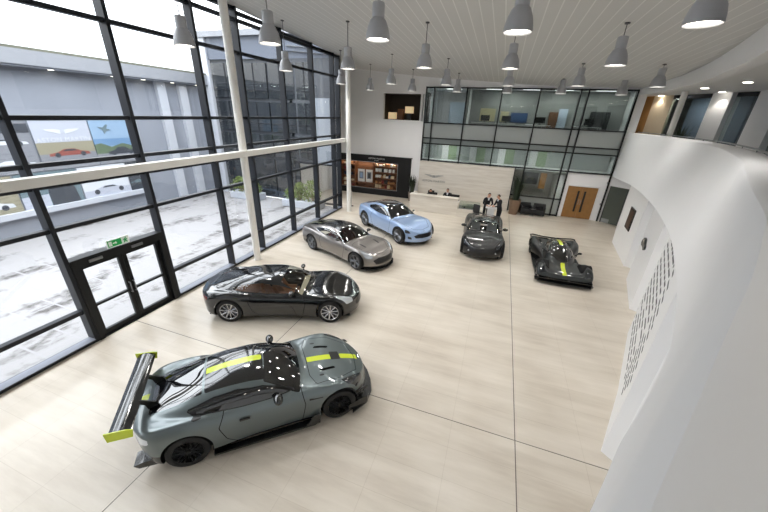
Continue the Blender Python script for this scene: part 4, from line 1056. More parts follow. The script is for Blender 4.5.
# ------------------------------------------------------------------ merchandise wall: black front with a lit shelf opening
kb = thing('shop_display', 'black wall display with lit timber shelves of merchandise', 'display cabinet', (0, BY, 0))
b = MB(); b.box(-11.25, -5.76, -.10, 0, 2.36, 2.80); b.box(-11.25, -5.76, -.10, 0, .0, .46); b.box(-6.72, -5.76, -.10, 0, .46, 2.36); b.box(-11.25, -5.70, -.10, .0, 2.80, 2.84)
b.build('front_panel', M['black_matte'], kb)
MB().box(-11.2, -6.72, .42, .46, .45, 2.36).box(-11.25, -11.2, 0, .46, .45, 2.36).box(-6.74, -6.70, 0, .46, .45, 2.36).box(-11.25, -6.7, 0, .46, 2.33, 2.37).build('cabinet_back', M['wood_shelf'], kb)
for z in (.46, .80, 1.22, 1.64, 2.04):
    if z < 1: MB().box(-11.2, -6.74, -.02, .42, z, z+.035).build('shelf', M['wood_shelf'], kb)
    else:
        MB().box(-8.62, -6.74, .05, .42, z, z+.035).build('shelf', M['wood_shelf'], kb)
        MB().box(-11.2, -10.1, .05, .42, z, z+.035).build('shelf', M['wood_shelf'], kb)
MB().box(-8.66, -8.60, .02, .42, .46, 2.33).build('divider', M['wood_shelf'], kb); MB().box(-10.12, -10.06, .02, .42, .46, 2.33).build('divider', M['wood_shelf'], kb)
MB().box(-11.2, -6.72, -.115, -.10, .44, .47).box(-6.735, -6.70, -.115, -.10, .44, 2.38).box(-11.2, -6.72, -.115, -.10, 2.355, 2.38).build('opening_trim', M['steel'], kb)
t_ = text_mesh('lettering', 'ASTON MARTIN', .155, M['lettering_white'], kb, .004, 1.15); t_.rotation_euler = (PI/2, 0, 0); t_.location = (-8.35, -.106, 2.575)
t_ = text_mesh('lettering', 'STORE', .085, M['lettering_white'], kb, .004, 1.3); t_.rotation_euler = (PI/2, 0, 0); t_.location = (-8.35, -.106, 2.46)
lg = MB().box(-11.1, -6.8, .15, .20, 2.325, 2.332).build('shelf_light', mat('shelf_light_glow', (255,240,225), .4, emit=(255,236,215), estr=2), kb)
rs = random.Random(11)
MW = [mat('box_white', (225,225,222), .5), mat('box_red', (120,40,34), .5), mat('box_navy', (36,44,66), .5), mat('box_cream', (214,196,164), .5), mat('box_black', (22,22,24), .5), mat('box_tan', (164,116,74), .5)]
cn = ['white', 'red', 'navy', 'cream', 'black', 'tan']
rown = {.80: 'second lowest shelf', 1.22: 'middle shelf', 1.64: 'second highest shelf', 2.04: 'top shelf', .46: 'bottom shelf'}
for z in (.46, .80, 1.22, 1.64, 2.04):
    for (xa, xb, side) in ((-11.1, -10.2, 'left of the prints'), (-8.5, -6.85, 'right of the prints')):
        x = xa+rs.random()*.06; k = 0
        while x < xb-.22:
            w = rs.choice((.14,.18,.24)); hh = rs.choice((.12,.18,.24)) if z < 2 else rs.choice((.1,.16,.2)); ci = rs.choice((0,0,1,2,3,3,4,5,5))
            if z == 1.64 and side[0] == 'r': ci = 0 if rs.random() < .75 else 4; hh = .22
            if z < 1 : ci = rs.choice((5,5,4,1,3))
            k += 1; col_ = cn[ci]; nth = ('first','second','third','fourth','fifth','sixth','seventh','eighth','ninth','tenth')[k-1]
            t_ = MB().rbox(x, x+w, BY+.10, BY+.30, z+.036, z+.036+hh, .008, seg=1).build('gift_box', MW[ci])
            tag(t_, '%s gift box, %s from left on the %s, %s' % (col_, nth, rown[z], side), 'box', 'merchandise boxes on the display shelves')
            x += w+rs.choice((.03,.05,.12))
for (x, lb, mm) in ((-9.62, 'white framed print standing left in the shop display', M['p_blue']), (-8.98, 'white framed print standing right in the shop display', M['dark_grey'])):
    t_ = thing('framed_print', lb, 'picture', (x, BY+.12, .84))
    MB().box(-.27, .27, 0, .03, 0, .92).build('frame', MW[0], t_); MB().box(-.17, .17, -.006, 0, .22, .74).build('print', M['facade'], t_); MB().box(-.10, .10, -.01, -.006, .30, .66).build('motif', mm, t_)

# ------------------------------------------------------------------ stone back panel with emblem, reception desk
sp = struct(MB().box(-5.12, 1.04, BY-.16, BY-.02, 0, 2.76).build('wall_reception', M['stone']))
sg = thing('wall_sign', 'grey metal winged emblem and lettering on the stone reception wall', 'sign', (-4.05, BY-.165, 1.75))
b = MB()
for s in (1, -1):
    b.prism([(s*.12,.10),(s*.30,.125),(s*.62,.135),(s*.69,.12),(s*.56,.09),(s*.14,.065)][::s], -.012, 0, 'xz')
    b.prism([(s*.12,.05),(s*.50,.075),(s*.44,.045),(s*.14,.015)][::s], -.012, 0, 'xz'); b.prism([(s*.12,.0),(s*.36,.03),(s*.28,-.005),(s*.12,-.04)][::s], -.012, 0, 'xz')
b.prism([(-.11,-.06),(.11,-.06),(.11,.10),(-.11,.10)], -.016, 0, 'xz'); b.build('winged_emblem', M['lettering'], sg)
t_ = text_mesh('lettering', 'ASTON MARTIN', .20, M['lettering'], sg, .008, 1.12); t_.rotation_euler = (PI/2, 0, 0); t_.location = (0, -.006, -.36)
dk = thing('reception_desk', 'long stone reception desk before the stone wall', 'desk', (0, 0, 0))
MB().box(-4.93, -1.93, 19.50, 19.66, 0, 1.0).box(-4.93, -4.78, 19.66, 20.7, 0, 1.0).build('front', M['stone'], dk)
MB().box(-4.96, -1.90, 19.46, 19.98, 1.0, 1.05).build('counter_top', M['stone'], dk)
MB().box(-4.78, -1.95, 19.66, 20.45, .70, .74).build('work_top', M['white'], dk)
MB().box(-1.93, .22, 19.36, 19.52, 0, .50).box(-1.93, .22, 19.52, 20.3, .44, .50).build('low_bench', M['stone'], dk)
def monitor(label, x, y, z, rz=0):
    mo = thing('monitor', label, 'monitor', (x, y, z), rz)
    MB().rbox(-.30, .30, -.02, .02, .08, .44, .008).build('screen', M['black'], mo); MB().box(-.03, .03, -.01, .04, .01, .12).box(-.12, .12, -.08, .08, 0, .012).build('stand', M['dark_grey'], mo)
monitor('black monitor at the left end of the reception desk', -3.62, 20.1, .74); monitor('black monitor beside the seated receptionist', -2.22, 20.1, .74)
def task_chair(label, x, y, rz):
    t_ = thing('office_chair', label, 'chair', (x, y, 0), rz)
    MB().rbox(-.24, .24, -.24, .24, .44, .52, .03).build('seat', M['dark_leather'], t_, smooth=40); MB().rbox(-.22, .22, .20, .27, .56, 1.05, .03).build('backrest', M['dark_leather'], t_, smooth=40)
    b = MB().tube([(0,0,.06),(0,0,.45)], .03, 8)
    for k in range(5): b.tube([(0,0,.08),(.28*math.cos(k*1.257),.28*math.sin(k*1.257),.05)], .02, 6)
    b.tube([(0,.2,.48),(0,.28,.6)], .02, 6); b.build('base', M['dark_grey'], t_, smooth=60)
task_chair('dark office chair under the receptionist behind the desk', -2.75, 20.75, 0)
task_chair('dark office chair at the left end behind the desk', -3.85, 20.9, .3)
# glass display case with a clay-green model on the low bench, white lectern
gc = thing('display_case', 'small glass display case on the low end of the reception desk', 'display case', (-1.22, 19.83, .50))
MB().box(-.62, .62, -.36, .36, 0, .03).build('base', M['steel'], gc); MB().box(-.60, .60, -.34, .34, .03, .34).build('glass_box', glass('case_glass', (.80,.86,.83), .08, 3.0, .6), gc)
md = MB()
pr = [(-.46,.03),(-.44,.12),(-.24,.16),(-.08,.23),(.14,.22),(.28,.14),(.44,.11),(.46,.03)]; md.prism(pr, -.19, .19, 'xz'); mdo = md.build('scale_model', mat('sage_model', (118,126,112), .35)); mdo.location = (-1.22, 19.83, .502); tag(mdo, 'sage green scale model car inside the glass display case', 'model car')
for sx in (-.28, .28):
    for sy in (-.2, .2): MB().lathe([(.001,-.02),(.06,-.02),(.06,.02),(.001,.02)], 14, axis='y', c=(sx, sy, .065)).build('wheel', M['tyre'], mdo)
lc = thing('lectern', 'white lectern under the hands of the two standing people', 'lectern', (.05, 18.62, 0))
MB().rbox(-.19, .19, -.05, .05, .02, 1.0, .01).box(-.26, .26, -.2, .2, 0, .025).build('stand', M['white'], lc); MB().prism([(-.22,.98),(.24,1.06),(.24,1.09),(-.22,1.01)], -.30, .30, 'yz').build('top', M['white'], lc)
t_ = MB().cbox((.05, 18.60, 1.062), (.30, .21, .01)).build('paper', M['paper']); t_.rotation_euler = (0,0,0); tag(t_, 'sheet of white paper lying on the white lectern top', 'paper')
task_chair('dark office chair standing left of the white lectern', -.62, 18.95, 2.6)

# ------------------------------------------------------------------ plants and black seats by the back wall
def spiky(name, label, x, y, pot_r0, pot_r1, pot_h, h, n, m_pot, seed, spread=.35, z=0):
    rs = random.Random(seed); t_ = thing(name, label, 'plant', (x, y, z))
    p_ = MB().lathe([(.001, 0), (pot_r0, 0), (pot_r1, pot_h), (pot_r1*.9, pot_h), (pot_r1*.86, pot_h*.9), (.001, pot_h*.9)], 20).build('pot', m_pot, t_, smooth=40)
    b = MB()
    for k in range(n):
        a = rs.random()*2*PI; L = h*(.55+.45*rs.random()); sp = spread*(.3+.7*rs.random()); r0 = pot_r1*.5*rs.random()
        w = .035+.03*rs.random(); dx, dy = math.cos(a), math.sin(a); vs = []
        for i in range(6):
            t = i/5; cx = dx*(r0+sp*t**1.7); cy = dy*(r0+sp*t**1.7); cz = pot_h*.9+L*(t-.12*t*t*sp*2); ww = w*(1-t**2)+.004
            vs += [(cx-dy*ww, cy+dx*ww, cz), (cx+dx*.01, cy+dy*.01, cz+.0), (cx+dy*ww, cy-dx*ww, cz)]
        b.add(vs, [(i*3, i*3+1, i*3+4, i*3+3) for i in range(5)]+[(i*3+1, i*3+2, i*3+5, i*3+4) for i in range(5)])
    b.build('foliage', M['leaf'], t_); return t_
spiky('potted_plant', 'tall dark spiky plant in a timber planter right of the stone wall', 1.42, 21.7, .26, .36, .95, 1.7, 70, M['pot'], 4, .28)
spiky('potted_plant', 'dark spiky plant in a pale pot left of the stone wall', -5.42, 21.85, .20, .26, .62, 1.3, 60, M['pot_pale'], 8, .25)
spiky('potted_plant', 'dark leafy plant on the gallery behind the parapet', 7.95, 19.9, .16, .2, .4, 1.35, 50, M['black'], 9, .4, 4.05)
for (x, y, rz, lb) in ((2.15, 21.95, .2, 'black leather cube armchair next to the timber planter'), (2.95, 22.0, -.1, 'black leather cube armchair further from the timber planter')):
    t_ = thing('armchair', lb, 'armchair', (x, y, 0), rz)
    MB().rbox(-.34, .34, -.34, .30, .10, .42, .05).build('seat', M['dark_leather'], t_, smooth=40); MB().rbox(-.36, .36, .20, .38, .10, .72, .05).build('backrest', M['dark_leather'], t_, smooth=40)
    for s in (1, -1): MB().rbox(s*.30-.07, s*.30+.07, -.34, .36, .08, .58, .04).build('armrest', M['dark_leather'], t_, smooth=40)
    for sx in (-.3, .3):
        for sy in (-.28, .3): MB().tube([(sx, sy, 0), (sx, sy, .12)], .018, 6).build('leg', M['chrome'], t_)
t_ = thing('side_table', 'tiny steel side table between the black armchairs', 'table', (2.56, 21.75, 0)); MB().lathe([(.001,.45),(.2,.45),(.2,.47),(.001,.47)], 20).build('table_top', M['steel'], t_); MB().tube([(0,0,0),(0,0,.45)], .02, 8).build('stem', M['steel'], t_); MB().lathe([(.001,0),(.15,0),(.15,.012),(.001,.012)], 20).build('foot', M['steel'], t_)
# barrier post left of the shop display
t_ = thing('barrier_post', 'slim chrome barrier post beside the far white column', 'post', (-8.62, 18.6, 0)); MB().lathe([(.001,0),(.15,0),(.15,.02),(.03,.03),(.03,.95),(.045,.96),(.045,1.0),(.001,1.01)], 16).build('pole', M['chrome'], t_, smooth=40)
# ------------------------------------------------------------------ people: one skinned surface each, hair and collar as children
def skin_body(name, root, verts, edges, radii, subdiv=2, root_i=0):
    me = bpy.data.meshes.new(name+'_cage'); me.from_pydata(verts, edges, [])
    o = bpy.data.objects.new(name+'_cage', me); COL.objects.link(o)
    md = o.modifiers.new('skin', 'SKIN'); md.use_smooth_shade = True
    sv = me.skin_vertices[0].data
    for i, r in enumerate(radii): sv[i].radius = r if isinstance(r, tuple) else (r, r); sv[i].use_root = (i == root_i)
    ss = o.modifiers.new('sub', 'SUBSURF'); ss.levels = subdiv; ss.render_levels = subdiv
    dg = bpy.context.evaluated_depsgraph_get(); out = bpy.data.meshes.new_from_object(o.evaluated_get(dg))
    bpy.data.objects.remove(o)
    b = bpy.data.objects.new(name, out); COL.objects.link(b); b.parent = root; out.name = name
    return b
def person(label, loc, rz, pose, parts):
    """pose: joint name -> position, in a frame where the person faces -y; one continuous body"""
    root = thing('person', label, 'person', loc, rz)
    J = pose; names = []; V = []; R = []; E_ = []
    def add(n, p, r, link=None):
        names.append(n); V.append(tuple(p)); R.append(r)
        if link is not None: E_.append((names.index(link), len(V)-1))
    add('pelvis', J['pelvis'], (.165,.125)); add('waist', J['waist'], (.15,.115), 'pelvis'); add('chest', J['chest'], (.18,.125), 'waist'); add('collar', J['collar'], (.115,.09), 'chest')
    add('neck', J['neck'], .055, 'collar'); add('chin', J['chin'], (.068,.07), 'neck'); add('head', J['head'], (.078,.092), 'chin'); add('crown', J['crown'], (.058,.07), 'head')
    for s in ('l', 'r'):
        add('sh'+s, J['sh'+s], .075, 'collar'); add('el'+s, J['el'+s], .052, 'sh'+s); add('wr'+s, J['wr'+s], .034, 'el'+s)
        w = Vector(J['wr'+s]); d = (w-Vector(J['el'+s])).normalized(); side = d.cross(Vector((0,0,1))).normalized(); sg = 1 if s == 'l' else -1
        add('pa'+s, w+d*.07, (.036,.018), 'wr'+s)
        for f in range(4):
            base = w+d*.10+side*sg*(f-1.5)*.019; tip = base+d*(.055+.012*(1 if f in (1,2) else 0))+Vector((0,0,-.022)); 
            add('f%d%s' % (f, s), base, .0095, 'pa'+s); add('g%d%s' % (f, s), tip, .0075, 'f%d%s' % (f, s))
        th = w+d*.045-side*sg*.035*-1*(-1); add('t%s' % s, th, .011, 'pa'+s); add('u%s' % s, th+d*.04-side*sg*.012, .008, 't%s' % s)
        add('hp'+s, J['hp'+s], .105, 'pelvis'); add('kn'+s, J['kn'+s], .068, 'hp'+s); add('an'+s, J['an'+s], .045, 'kn'+s); add('to'+s, J['to'+s], (.045,.03), 'an'+s)
    body = skin_body('body', root, V, E_, R)
    me = body.data; me.materials.clear()
    for m in (M['suit'], M['skin'], M['shirt'], M['black']): me.materials.append(m)
    neck = Vector(J['neck']); hd = Vector(J['head']); wl, wr = Vector(J['wrl']), Vector(J['wrr']); ch = Vector(J['chest']); co = Vector(J['collar'])
    fwd = Vector((0,-1,0))
    for p in me.polygons:
        c = p.center; mi = 0
        if (c-hd).length < .2 and c.z > neck.z-.02: mi = 1
        for s in 'lr':
            w = Vector(J['wr'+s]); d = (w-Vector(J['el'+s])).normalized()
            if (c-w).length < .22 and (c-w).dot(d) > .01: mi = 1
            if (c-Vector(J['to'+s])).length < .14 and c.z < J['an'+s][2]+.02: mi = 3
        a = (co-ch); t = (c-ch).dot(a)/a.length_squared
        if mi == 0 and .1 < t < 1.5 and abs(c.x-co.x) < .05*(t) and (c-(ch+a*t)).dot(fwd) > .03: mi = 2
        p.material_index = mi; p.use_smooth = True
    # hair cap, nose, ears, eyes
    h = MB(); n = 14; hz = hd+Vector((0,.012,.02))
    for i in range(7):
        pass
    vs = []; fs = []
    for i in range(8):
        a = PI/2*i/7*1.15
        for k in range(n):
            t = 2*PI*k/n; lo = 1.0 if math.sin(t) > -.2 else .55
            aa = a*lo; vs.append((hz.x+.083*math.sin(aa)*math.cos(t), hz.y+.10*math.sin(aa)*math.sin(t), hz.z+.105*math.cos(aa)))
    for i in range(7):
        for k in range(n): fs.append((i*n+k, (i+1)*n+k, (i+1)*n+(k+1) % n, i*n+(k+1) % n))
    h.add(vs, fs); hair = h.build('hair', M['hair'], root, smooth=60)
    MB().ball((hd.x, hd.y-.098, hd.z-.02), (.012,.018,.02), 8, 6).build('nose', M['skin'], root, smooth=60)
    for s in (1, -1):
        MB().ball((hd.x+s*.084, hd.y+.005, hd.z-.01), (.012,.02,.03), 8, 6).build('ear', M['skin'], root, smooth=60)
        MB().ball((hd.x+s*.032, hd.y-.088, hd.z+.01), (.012,.008,.008), 8, 6).build('eye', M['black'], root)
    MB().ball((hd.x, hd.y-.086, hd.z-.065), (.025,.008,.006), 8, 6).build('mouth', mat('lips', (150,90,80), .5), root)
    return root
def standing(bend=.1, reach=(.38, 1.08), spread=.18):
    b = bend
    return dict(pelvis=(0,.02,.95), waist=(0,-.02-b*.2,1.12), chest=(0,-.04-b*.6,1.32), collar=(0,-.03-b,1.46), neck=(0,-.04-b*1.15,1.53), chin=(0,-.075-b*1.4,1.585), head=(0,-.08-b*1.5,1.66), crown=(0,-.07-b*1.5,1.735),
        shl=(.19,-.02-b,1.42), shr=(-.19,-.02-b,1.42), ell=(.26,-.10-b,1.15), elr=(-.26,-.10-b,1.15), wrl=(spread,-reach[0],reach[1]), wrr=(-spread,-reach[0],reach[1]),
        hpl=(.09,.02,.90), hpr=(-.09,.02,.90), knl=(.10,-.01,.50), knr=(-.10,-.0,.50), anl=(.105,.03,.09), anr=(-.105,.02,.09), tol=(.115,-.13,.035), tor=(-.115,-.14,.035))
def seated(lean=.12, dz=0.0):
    l = lean
    return dict(pelvis=(0,.10,.60), waist=(0,.08-l*.3,.76), chest=(0,.05-l*.8,.96-dz*.5), collar=(0,.03-l*1.2,1.10-dz), neck=(0,.02-l*1.3,1.17-dz), chin=(0,-.02-l*1.5,1.22-dz), head=(0,-.025-l*1.55,1.30-dz), crown=(0,-.015-l*1.55,1.375-dz),
        shl=(.19,.04-l*1.2,1.06-dz), shr=(-.19,.04-l*1.2,1.06-dz), ell=(.25,-.12-l,.86-dz*.3), elr=(-.25,-.12-l,.86-dz*.3), wrl=(.13,-.40-l*.5,.80), wrr=(-.13,-.40-l*.5,.80),
        hpl=(.10,.06,.57), hpr=(-.10,.06,.57), knl=(.12,-.36,.55), knr=(-.12,-.36,.55), anl=(.12,-.34,.10), anr=(-.12,-.34,.10), tol=(.125,-.49,.04), tor=(-.125,-.49,.04))
person('person in dark suit and white shirt seated behind the reception desk', (-2.75, 20.70, 0), 0, seated(.10), None)
person('person in dark clothes leaning low over the left end of the reception desk', (-3.85, 20.72, 0), .1, seated(.22, .12), None)
person('person in dark suit bending over the white lectern, left of the standing pair', (-.22, 19.02, 0), .25, standing(.13, (.42, 1.12), .12), None)
person('person in black standing right of the pair, seen from the side', (.50, 18.72, 0), -1.0, standing(.08, (.36, 1.13), .10), None)
# ------------------------------------------------------------------ the yard and the buildings beyond the glass
struct(MB().box(-60, GX-.16, -30, 18.2, -.3, -.02).build('ground', M['paving']))
FX = -18.97
bd = thing('building', 'long grey flat-roofed building across the yard with poster banners', 'building', (0, 0, 0))
MB().box(FX-8, FX, -14, 18.6, -.02, 6.85).build('wall', M['facade'], bd)
MB().box(FX-8.2, FX+.55, -14.2, 18.9, 6.88, 7.42).build('roof_fascia', M['fascia'], bd)
MB().box(FX-8.2, FX+.50, -14.2, 18.9, 7.42, 7.52).build('roof_edge', mat('mossy_edge', (92,93,80), .8, noise=.25, nscale=3), bd)
MB().box(FX, FX+.50, -14, 18.6, 6.80, 6.88).build('soffit', mat('grey_soffit', (96,101,110), .6), bd)
MB().box(FX, FX+.20, -14, 13.1, .98, 1.22).build('ledge', M['facade_pale'], bd)
MB().box(FX, FX+.06, 12.9, 13.2, .98, 4.9).box(FX, FX+.05, -14, 13.2, 4.84, 4.94).build('banner_frame', M['facade_pale'], bd)
for y in (15.0, 16.4): MB().box(FX, FX+.22, y-.26, y+.26, 0, 6.82).build('pilaster', M['facade_pale'], bd)
for i, y in enumerate((-11,-8,-5,-2,1,4,7,10,12.5,14,15.7,17.4)):
    l_ = MB().lathe([(.001,6.795),(.10,6.795),(.11,6.80)], 14, c=(FX+.28, y, 0)).build('downlight', M['lamp_glow'], bd)
# posters: each a flat print with generic shapes
PH = dict(sky=mat('print_sky', (126,151,176), .5), pale=mat('print_pale', (164,169,181), .5), tarmac=mat('print_tarmac', (117,120,127), .5), red=mat('print_red', (126,70,63), .5), green=mat('print_green', (84,100,80), .5), white=mat('print_white', (189,193,199), .5), dark=mat('print_dark', (52,57,65), .5), blue=mat('print_blue', (94,126,159), .5), teal=mat('print_teal', (92,110,117), .5), sand=mat('print_sand', (132,128,110), .5))
def car_poly(y, z, L, flip=1):
    P = [(-.5,.0),(-.49,.10),(-.30,.15),(-.12,.27),(.12,.27),(.28,.16),(.47,.11),(.5,.0)]
    return [(y+u*L*flip, z+v*L) for u, v in P]
PU = ([5.2,6.97,7.98,9.41,11.2], [4.9,6.8,8.65,10.86,12.85]); PL = ([5.5,7.58,9.23,10.56,11.2], [4.9,7.48,9.75,12.0,12.97])
def poster(label, y0, y1, z0, z1, bg, shapes):
    mp = PU if z0 > 2 else PL; fy = lambda y: float(np.interp(y, *mp))
    y0, y1 = fy(y0)+.015, fy(y1)-.015; shapes = [(n_, [(fy(u), v) for u, v in pl], m_) for n_, pl, m_ in shapes]
    t_ = MB().box(FX+.02, FX+.06, y0, y1, z0, z1).build('poster', PH[bg]); tag(t_, label, 'poster', 'posters on the building across the yard')
    for i, (nm, poly, m) in enumerate(shapes):
        MB().prism(poly, FX+.06, FX+.064+.004*i, 'yz').build(nm, PH[m], t_)
        if nm in ('car_print', 'second_car'):
            ys = [q[0] for q in poly]; zb0 = poly[0][1]; L = max(ys)-min(ys); cy = (max(ys)+min(ys))/2; rw = .065*L
            for sg in (-1, 1): MB().prism([(cy+sg*.31*L+rw*math.cos(k*PI/7), zb0+.02*L+rw*math.sin(k*PI/7)) for k in range(14)], FX+.06, FX+.068+.004*i, 'yz').build('printed_wheel', PH['dark'], t_)
def rect(y0, y1, z0, z1): return [(y0,z0),(y1,z0),(y1,z1),(y0,z1)]
poster('upper poster of a red car on a road under pale lettering', 7.98, 10.0-.6, 2.75, 4.8, 'pale', [('print_band', rect(7.98,9.4,2.75,3.9), 'sand'), ('road', rect(7.98,9.4,2.75,3.42), 'tarmac'), ('car_print', car_poly(8.72,3.32,1.05), 'red'), ('car_window', [(8.55,3.51),(8.62,3.58),(8.83,3.58),(8.92,3.51)], 'dark')])
poster('upper poster of a dark car and an aeroplane under a blue sky', 9.42, 11.2, 2.75, 4.8, 'sky', [('sea', rect(9.42,11.2,3.6,3.95), 'blue'), ('hedge', [(9.42,3.1),(11.2,3.1),(11.2,3.5),(10.6,3.7),(10.1,3.55),(9.7,3.75),(9.42,3.7)], 'green'), ('road', rect(9.42,11.2,2.75,3.25), 'tarmac'), ('car_print', car_poly(10.5,3.2,1.2), 'dark'), ('aeroplane', [(9.75,4.5),(9.95,4.48),(10.1,4.62),(10.16,4.6),(10.08,4.42),(10.25,4.36),(10.05,4.30),(9.95,4.18),(9.92,4.34)], 'teal')])
poster('upper poster with two white cars left of the red car', 7.0, 7.95, 2.75, 4.8, 'tarmac', [('car_print', car_poly(7.45,3.9,.85), 'white'), ('car_window', [(7.3,4.05),(7.35,4.12),(7.52,4.12),(7.6,4.05)], 'dark'), ('second_car', car_poly(7.45,3.05,.85), 'white'), ('crowd', rect(7.0,7.95,4.35,4.7), 'dark')])
poster('upper poster of parked cars at the far left', 5.2, 6.97, 2.75, 4.8, 'tarmac', [('car_print', car_poly(6.2,3.7,1.2), 'white'), ('second_car', car_poly(6.0,2.95,1.3), 'blue'), ('trees', rect(5.2,6.97,4.35,4.8), 'green')])
poster('lower poster of a white coupe on a pale ground', 9.25, 10.55, 1.22, 2.7, 'white', [('shade', rect(9.25,10.55,1.22,1.55), 'pale'), ('car_print', car_poly(9.92,1.42,1.1), 'pale'), ('car_window', [(9.75,1.62),(9.82,1.70),(10.05,1.70),(10.15,1.62)], 'dark')])
poster('lower poster of a dark car on black ground', 10.58, 11.2, 1.22, 2.7, 'dark', [('car_print', car_poly(10.88,1.6,.55), 'teal')])
poster('lower poster of a car nose in teal mist', 7.6, 9.22, 1.22, 2.7, 'teal', [('bonnet', [(8.3,1.22),(9.1,1.22),(9.05,1.9),(8.85,2.2),(8.4,2.2),(8.3,1.9)], 'dark'), ('haze', rect(7.6,8.28,1.22,1.75), 'pale')])
poster('lower poster of a yellow-white racing car in a crowd', 5.5, 7.57, 1.22, 2.7, 'sand', [('car_print', car_poly(6.7,1.45,1.4), 'white'), ('crowd', rect(5.5,7.57,2.25,2.6), 'dark')])
e_ = text_mesh('banner_lettering', 'ASTON MARTIN', .26, PH['white'], None, .004, 1.1); e_.matrix_world = Matrix(((0,0,1,FX+.068),(1,0,0,9.75),(0,1,0,3.92),(0,0,0,1))); tag(e_, 'pale lettering on the upper poster with the red car', 'lettering')
b = MB()
for s in (1, -1): b.prism([(9.75+1.35*s*.06,4.42),(9.75+1.35*s*.2,4.45),(9.75+1.35*s*.5,4.46),(9.75+1.35*s*.44,4.40),(9.75+1.35*s*.3,4.33),(9.75+1.35*s*.06,4.24)][::s], FX+.064, FX+.072, 'yz')
tag(b.build('winged_emblem', PH['white']), 'pale winged emblem above the lettering on the upper poster', 'emblem')

# the dark wing that closes the yard, continuing the hall to the left
WY = 18.2
wg_ = thing('building', 'dark glazed wing closing the far end of the yard', 'building', (0, 0, 0))
MB().box(FX+.6, -12.55, WY+.1, WY+6, 0, 9.45).box(-12.55, GX-.2, WY+.0, WY+.2, 2.6, 9.45).build('wall', M['facade_dark'], wg_)
MB().box(FX+.0, GX-.1, WY-.25, WY+6, 9.45, 9.75).build('roof_edge', M['fascia'], wg_)
MB().box(FX+.3, GX-.15, WY-.02, WY+.1, 8.3, 9.45).build('upper_band', mat('blue_grey_band', (84,91,104), .5), wg_)
MB().box(FX+.15, FX+.75, WY-.15, WY+.25, 0, 9.5).build('corner_pilaster', M['facade_pale'], wg_)
MB().box(-10.7, -9.75, WY-.06, WY+.1, 2.6, 6.3).build('pale_panel', mat('grey_panel', (128,134,142), .5), wg_)
for i, (x0, x1) in enumerate(((-18.1,-16.0),(-15.85,-14.0),(-13.85,-12.1),(-11.95,-10.85))):
    for (z0, z1) in ((2.75,4.1),(4.3,6.0),(6.2,8.1)):
        w_ = MB().box(x0, x1, WY-.03, WY+.09, z0, z1).build('window', M['wing_window'], wg_)
        MB().box(x0, x1, WY-.06, WY-.03, z0+.42, z0+.48).box((x0+x1)/2-.03, (x0+x1)/2+.03, WY-.06, WY-.03, z0, z1).build('window_bar', M['frame'], w_)
    if i < 3: MB().box(x0, x1, WY-.03, WY+.09, .1, 2.6).build('shopfront', M['wing_window'], wg_)
struct(MB().box(-12.5, GX-.2, WY-.04, WY+.05, 0, .12).build('trim_3', M['frame_dark']))
wn += 1
f = struct(MB().box(-12.5, -12.38, WY-.05, WY+.1, 0, 2.65).box(-10.85, -10.75, WY-.05, WY+.1, 0, 2.65).box(-12.5, GX-.2, WY-.05, WY+.1, 2.5, 2.65).build('window_%d' % wn, M['frame']))
MB().box(-12.4, GX-.2, WY, WY+.012, .1, 2.5).build('pane', M['pane'], f)
def shrub(label, x, y, r, h, seed):
    rs = random.Random(seed); t_ = thing('shrub', label, 'shrub', (x, y, 0)); b = MB()
    for k in range(420):
        a = rs.random()*2*PI; u = rs.random(); rr = r*math.sqrt(rs.random())*(1-.5*u*u); z = .45+h*u
        c = Vector((rr*math.cos(a), rr*math.sin(a), z)); d = Vector((rs.gauss(0,1), rs.gauss(0,1), rs.gauss(.3,1))).normalized(); e = d.orthogonal().normalized(); L = .11+.07*rs.random()
        b.add([c, c+d*L*.5+e*L*.22, c+d*L, c+d*L*.5-e*L*.22], [(0,1,2,3)])
    b.build('foliage', M['leaf_out'], t_); s_ = MB()
    for k in range(5): s_.tube([(0,0,.3), (r*.4*math.cos(k*1.3), r*.4*math.sin(k*1.3), .5+h*.5)], [.025,.01], 5)
    s_.build('stem', M['pot'], t_); return t_
pl_ = tag(MB().rbox(-16.9, -14.6, 16.9, 17.7, 0, .42, .02).build('planter', M['facade_pale']), 'low white planter under the shrub beside the corner pilaster', 'planter')
pl_ = tag(MB().rbox(-12.6, -10.0, 16.7, 17.6, 0, .42, .02).build('planter', M['facade_pale']), 'low white planter against the wing by the glazing', 'planter')
shrub('green shrub in the planter beside the corner pilaster', -16.2, 17.3, .65, .9, 1); shrub('smaller green shrub at the right of the far planter', -15.1, 17.3, .45, .6, 2)
shrub('leafy shrub in the planter nearest the glazing', -10.6, 17.15, .55, 1.2, 3); shrub('leafy shrub in the middle of the planter by the wing', -11.5, 17.15, .5, 1.0, 4); shrub('low shrub at the left of the planter by the wing', -12.2, 17.15, .4, .6, 5)
